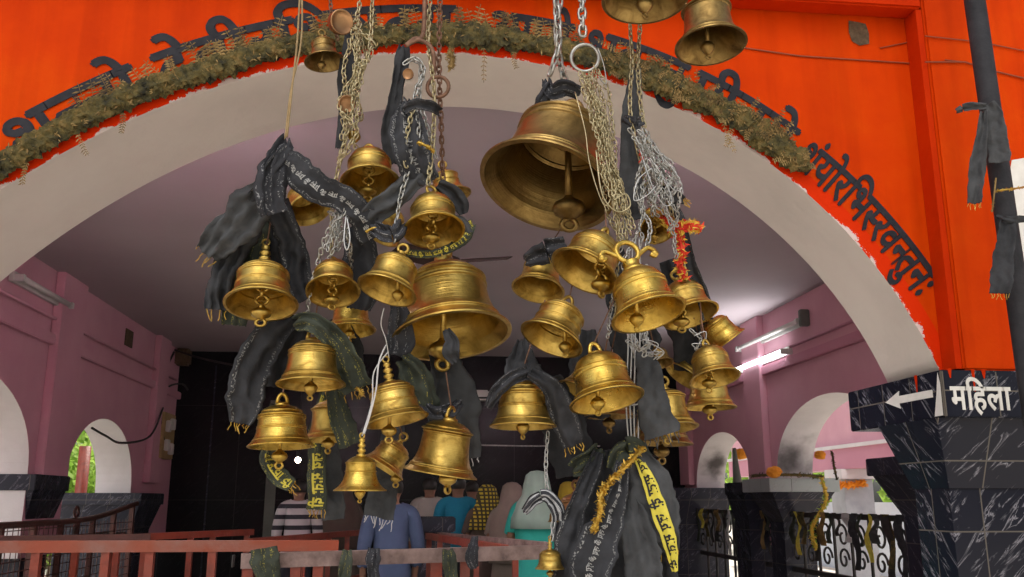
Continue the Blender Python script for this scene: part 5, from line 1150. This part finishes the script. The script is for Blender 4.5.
tinsel('dark dried garland hanging inside the nearer right arch', [(832, 452, 10.2), (834, 466, 10.2), (837, 480, 10.2)], .035, 120, 'dry')
bm = bmesh.new(); a = at(734, 448, 13.6); tube(bm, [a, a.lerp(Vector((a.x+.1, a.y, ZF)), .3), Vector((a.x+.25, a.y, ZF))], [.03, .08, .09], 10); tag(link('wooden_post', bm, 'gstrip', smooth=True), 'grey upright post inside the far right arch', 'post')
# stone desk
ds = root('stone_desk', at(432, 600, 8.4), 'grey speckled stone slab desk in front of the people', 'desk')
a = at(408, 517, 8.4); b = at(455, 532, 8.4)
bm = bmesh.new(); box(bm, a.x, b.x, 8.3, 8.75, b.z, a.z, .01); rel(link('slab', bm, 'tiled'), ds)
bm = bmesh.new(); box(bm, a.x+.04, b.x-.04, 8.36, 8.7, ZF, b.z); rel(link('base', bm, 'tiled'), ds)
# ================================================================== OUTSIDE PLANTING
random.seed(11)
def tree(x, y, h, r, label, cat='tree', n=1500, name='leafy_tree'):
    t = root(name, (x, y, 0), label, cat, 'trees outside the hall')
    bm = bmesh.new(); tube(bm, [(0, 0, 0), (.1, .05, h*.35), (.05, -.05, h*.7)], [.16, .12, .06], 8)
    for k in range(5):
        a = k*1.3; tube(bm, [(.08, .03, h*(.3+.06*k)), (math.cos(a)*r*.6, math.sin(a)*r*.6, h*(.5+.07*k))], [.06, .02], 6)
    link('trunk', bm, 'bark', t, smooth=True)
    bm = bmesh.new()
    for _ in range(n):
        d = Vector((random.gauss(0, 1), random.gauss(0, 1), random.gauss(0, 1))).normalized()*random.random()**.4
        p = Vector((d.x*r, d.y*r, h*.58+d.z*h*.45)); s = Vector((random.gauss(0, 1), random.gauss(0, 1), random.gauss(0, .6))).normalized(); u = s.cross(Vector((random.gauss(0, 1), random.gauss(0, 1), random.gauss(0, 1)))).normalized()
        l = random.uniform(.10, .2)
        bm.faces.new([bm.verts.new(q) for q in (p-s*l, p+u*l*.45, p+s*l, p-u*l*.45)])
    link('foliage', bm, 'leaf', t)
for i, (x, y, h, r_, l) in enumerate([(-6.7, 18.6, 2.6, 1.2, 'sunlit bush nearest outside the far left arch'), (-8.6, 23.5, 4.6, 1.7, 'larger tree behind the bush outside the left arch'), (-9.4, 19.8, 3.4, 1.3, 'low bush outside the nearer left arch'), (-10.5, 28, 5.5, 2.2, 'tree far back outside the left arches'),
     (12.6, 20.5, 4.4, 1.7, 'green tree beyond the grey outer pillar'), (15.8, 24.5, 5.5, 2.0, 'tall green tree far out beyond the right arches'), (11.6, 29.5, 4.4, 1.8, 'bushy green tree seen through the far right arch'), (17, 19, 5, 2, 'pale green tree at the far right outside'), (15, 33, 5, 2.2, 'green tree farthest away seen through the far right arch')]): tree(x, y, h, r_, l)
bm = bmesh.new(); box(bm, 10.2, 10.3, 8, 26, 0, 1.55); MAT['paleblue'] = mott('pale_blue_boundary_wall', [(.55, .62, .72), (.68, .74, .80)], 2, .8); struct(link('wall_boundary', bm, 'paleblue'))
bm = bmesh.new(); a = at(93, 470, 15.0); tube(bm, [(-5.6, 16.4, 0), (-5.6, 16.4, 2.5)], .10, 10); tag(link('red_post', bm, 'redsteel', smooth=True), 'weathered red post outside the far left arch', 'post')
# ================================================================== PEOPLE
_bodies = {}
def body_mesh(pose):
    """one continuous figure 1.70 m tall facing +Y, feet at z = 0"""
    if pose in _bodies: return _bodies[pose]
    V, E, Rr = [], [], []
    def add(p, r, par=None):
        V.append(p); Rr.append(r if isinstance(r, tuple) else (r, r))
        if par is not None: E.append((par, len(V)-1))
        return len(V)-1
    pel = add((0, 0, .92), (.155, .115)); wa = add((0, .0, 1.08), (.135, .10), pel); ch = add((0, .01, 1.27), (.165, .115), wa); sh = add((0, 0, 1.40), (.10, .08), ch)
    nk = add((0, 0, 1.475), .055, sh); hd = add((0, .01, 1.56), (.072, .080), nk); hm = add((0, .015, 1.62), (.080, .092), hd); ht = add((0, .0, 1.675), (.05, .055), hm)
    ns = add((0, .115, 1.585), .013, hd)
    for s in (-1, 1):
        add((s*.088, -.005, 1.585), .016, hd)
        hp = add((s*.09, 0, .86), .095, pel); kn = add((s*.10, .02, .47), .062, hp); an = add((s*.105, -.02, .09), .042, kn); add((s*.12, .12, .035), .036, an)
        so = add((s*.185, 0, 1.385), .062, sh)
        if pose == 'down': el = (s*.245, -.02, 1.10); wr = (s*.235, .10, .86); dv = Vector((0, .12, -.99))
        elif pose == 'fold': el = (s*.27, .02, 1.12); wr = (s*.08, .26, 1.16); dv = Vector((-s*.35, .35, .86))
        else: el = (s*.30, .0, 1.13) if s > 0 else (s*.245, -.02, 1.10); wr = (s*.22, .22, 1.04) if s > 0 else (s*.235, .10, .86); dv = Vector((-s*.4, .8, .1)) if s > 0 else Vector((0, .12, -.99))
        e = add(el, .044, so); w = add(wr, .027, e); dv = dv.normalized(); sd = dv.cross(Vector((s, 0, .2))).normalized(); wv = Vector(wr)
        pm = add(tuple(wv+dv*.055), (.034, .02), w)
        for k, (o, l) in enumerate(((-.027, .075), (-.009, .085), (.009, .08), (.027, .062))):
            b = wv+dv*.085+sd*o; m = b+dv*l*.5+Vector((-s*.006, .006, 0)); f1 = add(tuple(b), .0095, pm); f2 = add(tuple(m), .0085, f1); add(tuple(m+dv*l*.45+Vector((-s*.014, .010, 0))), .007, f2)
        t1 = add(tuple(wv+dv*.03-sd*.035), .011, w); add(tuple(wv+dv*.075-sd*.058), .009, t1)
    me = bpy.data.meshes.new('sk'); me.from_pydata(V, E, []); o = bpy.data.objects.new('sk', me); COL.objects.link(o)
    o.modifiers.new('skin', 'SKIN'); o.modifiers.new('sub', 'SUBSURF').levels = 2
    for i, d in enumerate(me.skin_vertices[0].data): d.radius = Rr[i]; d.use_root = (i == 0)
    bpy.context.view_layer.update()
    m = bpy.data.meshes.new_from_object(o.evaluated_get(bpy.context.evaluated_depsgraph_get())); bpy.data.objects.remove(o)
    for p in m.polygons: p.use_smooth = True
    m.name = 'body'; m.materials.clear(); m.materials.append(MAT['skin']); _bodies[pose] = m; return m
def garment(name, me, keep, off, mat, par, flare=None):
    bm = bmesh.new(); bm.from_mesh(me); bm.normal_update()
    kill = [f for f in bm.faces if not keep(f.calc_center_median())]
    bmesh.ops.delete(bm, geom=kill, context='FACES')
    for v in bm.verts:
        v.co = v.co+v.normal*off
        if flare: v.co = flare(v.co)
    for f in bm.faces: f.material_index = 0
    o = link(name, bm, mat, par, smooth=True); o.modifiers.new('thickness', 'SOLIDIFY').thickness = .006; return o
def loft(name, secs, mat, par, seg=24, open_=None, wob=.0):
    bm = bmesh.new(); rows = []
    for cx, cy, z, rx, ry in secs:
        row = []
        for k in range(seg+(1 if open_ else 0)):
            a = 2*PI*k/seg if not open_ else open_[0]+(open_[1]-open_[0])*k/seg
            w = 1+wob*math.sin(a*9+z*3); row.append(bm.verts.new((cx+math.cos(a)*rx*w, cy+math.sin(a)*ry*w, z)))
        rows.append(row)
    for a, b in zip(rows, rows[1:]):
        n = len(a)
        for k in range(n-1 if open_ else n): bm.faces.new((a[k], a[(k+1) % n], b[(k+1) % n], b[k]))
    o = link(name, bm, mat, par, smooth=True); o.modifiers.new('thickness', 'SOLIDIFY').thickness = .006; return o
def person(px, Y, head_py, label, pose, wear, yaw=0, hair='short'):
    hd = at(px, head_py, Y); sc = (hd.z-ZF)/1.70
    r = root('person', (hd.x, Y, ZF), label, 'person', 'worshippers in the hall'); r.rotation_euler = (0, 0, yaw); r.scale = (sc, sc, sc)
    me = body_mesh(pose); b = bpy.data.objects.new('body', me); COL.objects.link(b); b.parent = r
    bm = bmesh.new()
    for s in (-1, 1): ball(bm, (s*.034, .092, 1.605), .012, 8)
    link('eyes', bm, 'eye', r)
    bm = bmesh.new(); ball(bm, (0, .090, 1.525), .02, 8, (1.2, .4, .25)); link('mouth', bm, 'mouth', r)
    if hair:
        bm = bmesh.new(); ball(bm, (0, -.012, 1.615), .108, 20, (.90, 1.0, .95))
        bmesh.ops.delete(bm, geom=[v for v in bm.verts if v.co.y > .045 and v.co.z < 1.665 or v.co.z < 1.545], context='VERTS')
        if hair == 'bun': ball(bm, (0, -.12, 1.57), .05, 12)
        link('hair', bm, 'hair', r, smooth=True)
    torso = lambda c: c.z > .80 and c.z < 1.47 and (abs(c.x) < .215 or c.z > 1.16)
    sleeve = lambda c: c.z > .80 and c.z < 1.46 and not (c.y > .2 or (abs(c.x) > .20 and c.z < .93))
    legs = lambda c: c.z < .95 and c.z > .09 and abs(c.x) < .205
    if 'shirt' in wear:
        garment('shirt', me, sleeve, .022, wear['shirt'], r)
        garment('trousers', me, legs, .018, wear.get('trousers', 'trou'), r)
    if 'sari' in wear:
        garment('blouse', me, torso, .018, wear.get('blouse', wear['sari']), r)
        loft('sari', [(0, 0, .03, .30, .27), (0, 0, .4, .27, .24), (0, 0, .8, .225, .19), (0, 0, 1.0, .20, .16), (0, 0, 1.2, .215, .155), (0, 0, 1.36, .21, .125), (0, 0, 1.43, .10, .085)], wear['sari'], r, wob=.035)
    if 'veil' in wear:
        loft('veil', [(0, -.005, 1.735, .005, .005), (0, -.008, 1.725, .06, .065), (0, -.012, 1.69, .105, .112), (0, -.015, 1.60, .128, .138), (0, -.02, 1.50, .145, .15), (0, -.02, 1.42, .20, .165), (0, -.02, 1.30, .245, .185), (0, -.02, 1.20, .25, .19)]+([(0, -.02, .85, .26, .21)] if wear['veil'] == wear.get('sari') else []), wear['veil'], r, 28, (PI*.78, PI*2.22), .02)
    return r
def fabric(k, c, s=4): MAT[k] = mott(k, [tuple(x*.75 for x in c), c], s, .9, coord='Object')
fabric('slate_blue_shirt', (.07, .10, .19)); fabric('trou', (.03, .032, .045)); MAT['mouth'] = mott('lips', [(.25, .09, .07)], 5, .6)
fabric('turquoise_sari', (.03, .42, .35)); fabric('pale_green_veil', (.34, .46, .40)); fabric('beige_shawl', (.28, .23, .19)); fabric('teal_cloth', (.01, .22, .34)); fabric('cream_shirt', (.45, .42, .38)); fabric('brown_shawl', (.10, .075, .06)); fabric('pink_cloth', (.5, .10, .22)); fabric('yellow_cloth', (.6, .45, .05)); fabric('dark_clothes', (.03, .025, .03))
def stripes(name, c1, c2, scale, ax, chk=False):
    m, nt, b = newmat(name); L = nt.links; tc = nd(nt, 'ShaderNodeTexCoord'); sp = nd(nt, 'ShaderNodeSeparateXYZ'); L.new(tc.outputs['Object'], sp.inputs[0]); f = None
    for a in (ax if isinstance(ax, tuple) else (ax,)):
        mu = nd(nt, 'ShaderNodeMath', operation='MULTIPLY', ins={1: scale}); L.new(sp.outputs[a], mu.inputs[0]); fr_ = nd(nt, 'ShaderNodeMath', operation='FRACT'); L.new(mu.outputs[0], fr_.inputs[0])
        lt = nd(nt, 'ShaderNodeMath', operation='LESS_THAN', ins={1: .42}); L.new(fr_.outputs[0], lt.inputs[0])
        if f is None: f = lt.outputs[0]
        else: q = nd(nt, 'ShaderNodeMath', operation='MAXIMUM'); L.new(f, q.inputs[0]); L.new(lt.outputs[0], q.inputs[1]); f = q.outputs[0]
    mx = nd(nt, 'ShaderNodeMix', data_type='RGBA'); L.new(f, mx.inputs[0]); mx.inputs[6].default_value = (*c1, 1); mx.inputs[7].default_value = (*c2, 1); L.new(mx.outputs[2], b.inputs['Base Color']); b.inputs['Roughness'].default_value = .9; MAT[name] = m
stripes('striped_shirt', (.55, .54, .55), (.03, .03, .04), 8, 2); stripes('yellow_check_cloth', (.50, .42, .04), (.05, .045, .02), 22, (0, 2))
person(393, 7.6, 478, 'man in slate blue shirt seen from behind at the near rail', 'down', {'shirt': 'slate_blue_shirt'}, .15)
person(537, 8.0, 474, 'woman in turquoise sari with pale green veil seen from behind', 'fold', {'sari': 'turquoise_sari', 'veil': 'pale_green_veil'}, -.2, None)
person(300, 10.5, 481, 'person in black and white striped shirt at the left', 'down', {'shirt': 'striped_shirt'}, .1)
person(487, 9.8, 487, 'woman with yellow and black checked veil', 'fold', {'sari': 'brown_shawl', 'veil': 'yellow_check_cloth'}, .3, None)
person(512, 9.2, 485, 'woman wrapped in beige shawl left of the turquoise sari', 'fold', {'sari': 'beige_shawl', 'veil': 'beige_shawl'}, -.1, None)
person(458, 10.2, 477, 'person in teal blue clothes beyond the stone desk', 'one', {'shirt': 'teal_cloth'}, 0)
person(430, 11.2, 479, 'person in cream shirt between the blue shirt and teal clothes', 'down', {'shirt': 'cream_shirt'}, -.1)
person(343, 11.5, 482, 'person in dark brown clothes left of the man in blue', 'fold', {'sari': 'brown_shawl', 'veil': 'brown_shawl'}, .1, None)
person(568, 10.8, 484, 'woman with yellow veil and pink sari behind the hanging cloths', 'fold', {'sari': 'pink_cloth', 'veil': 'yellow_cloth'}, 0, None)
person(472, 12.2, 482, 'dark-haired person in dark clothes at the back of the crowd', 'down', {'shirt': 'dark_clothes'}, 0)
# unseen fill tubes added above the arch haunches to brighten the hall
for x, l in ((-2.0, 'added fill tube on the rear of the arch wall, left of the arch'), (2.4, 'added fill tube on the rear of the arch wall, right of the arch')):
    yb = WY+TK(x); t_ = root('hall_and_fill_tube', (x, yb, 3.9), l, 'lamp', 'tube lights of the hall')
    bm = bmesh.new(); box(bm, x-.8, x+.8, yb+.02, yb+.07, 3.87, 3.95, .005); rel(link('batten', bm, 'offwhite'), t_)
    bm = bmesh.new(); tube(bm, [(x-.74, yb+.11, 3.9), (x+.74, yb+.11, 3.9)], .02, 12); rel(link('lamp_tube', bm, 'lit', smooth=True), t_)
# ================================================================== LIGHT, CAMERA
W = bpy.data.worlds.new('World'); S.world = W; W.use_nodes = True
nt = W.node_tree; bg = nt.nodes['Background']
sky = nt.nodes.new('ShaderNodeTexSky'); sky.sky_type = 'NISHITA'; sky.sun_disc = False; sky.sun_elevation = math.radians(50); sky.sun_rotation = math.radians(200)
sky.air_density = 1.4; sky.dust_density = 4.0; sky.ozone_density = .6
hs = nt.nodes.new('ShaderNodeHueSaturation'); hs.inputs['Saturation'].default_value = .35
nt.links.new(sky.outputs[0], hs.inputs['Color']); nt.links.new(hs.outputs[0], bg.inputs[0]); bg.inputs[1].default_value = .12
def lamp(name, kind, loc, e, size=None, rot=(0, 0, 0), color=(1, 1, 1), sy=None):
    l = bpy.data.lights.new(name, kind); l.energy = e; l.color = color
    if kind == 'AREA':
        l.size = size
        if sy: l.shape = 'RECTANGLE'; l.size_y = sy
    elif kind == 'SUN': l.angle = size
    elif size: l.shadow_soft_size = size
    o = bpy.data.objects.new(name, l); o.location = loc; o.rotation_euler = rot; COL.objects.link(o); return o
# light of the lit wall tube, plus two added fill lamps behind the front wall
lamp('hall_and_fill_glow', 'AREA', (XR-.20, 12.05, 3.45), 14, .1, (0, PI/2+.5, 0), (1, .96, .97), 1.8)
lamp('hall_and_fill_glow', 'AREA', (-2.0, WY+TK(-2.0)+.16, 3.9), 70, 1.6, (PI/2-.75, 0, PI), (1, .93, .94), .12)
lamp('hall_and_fill_glow', 'AREA', (2.4, WY+TK(2.4)+.16, 3.9), 45, 1.6, (PI/2-.75, 0, PI), (1, .93, .94), .12)
sun = lamp('sun', 'SUN', (0, 20, 30), 5.0, math.radians(1.5), (0, 0, 0), (1, .95, .86))
sun.rotation_euler = Vector((-.25, -.62, -1.0)).to_track_quat('-Z', 'Y').to_euler()
cd = bpy.data.cameras.new('camera'); cam = bpy.data.objects.new('camera', cd); COL.objects.link(cam)
cam.location = (0, 0, EYE); cam.rotation_euler = (PI/2+PIT, 0, -YAW)
cd.sensor_fit = 'HORIZONTAL'; cd.sensor_width = 36; cd.lens = 36*F/1024; cd.clip_end = 300; cd.clip_start = .05
S.camera = cam
S.view_settings.view_transform = 'Standard'; S.view_settings.look = 'None'; S.view_settings.gamma = 1; S.view_settings.use_curve_mapping = False
S.view_settings.exposure = 0.45
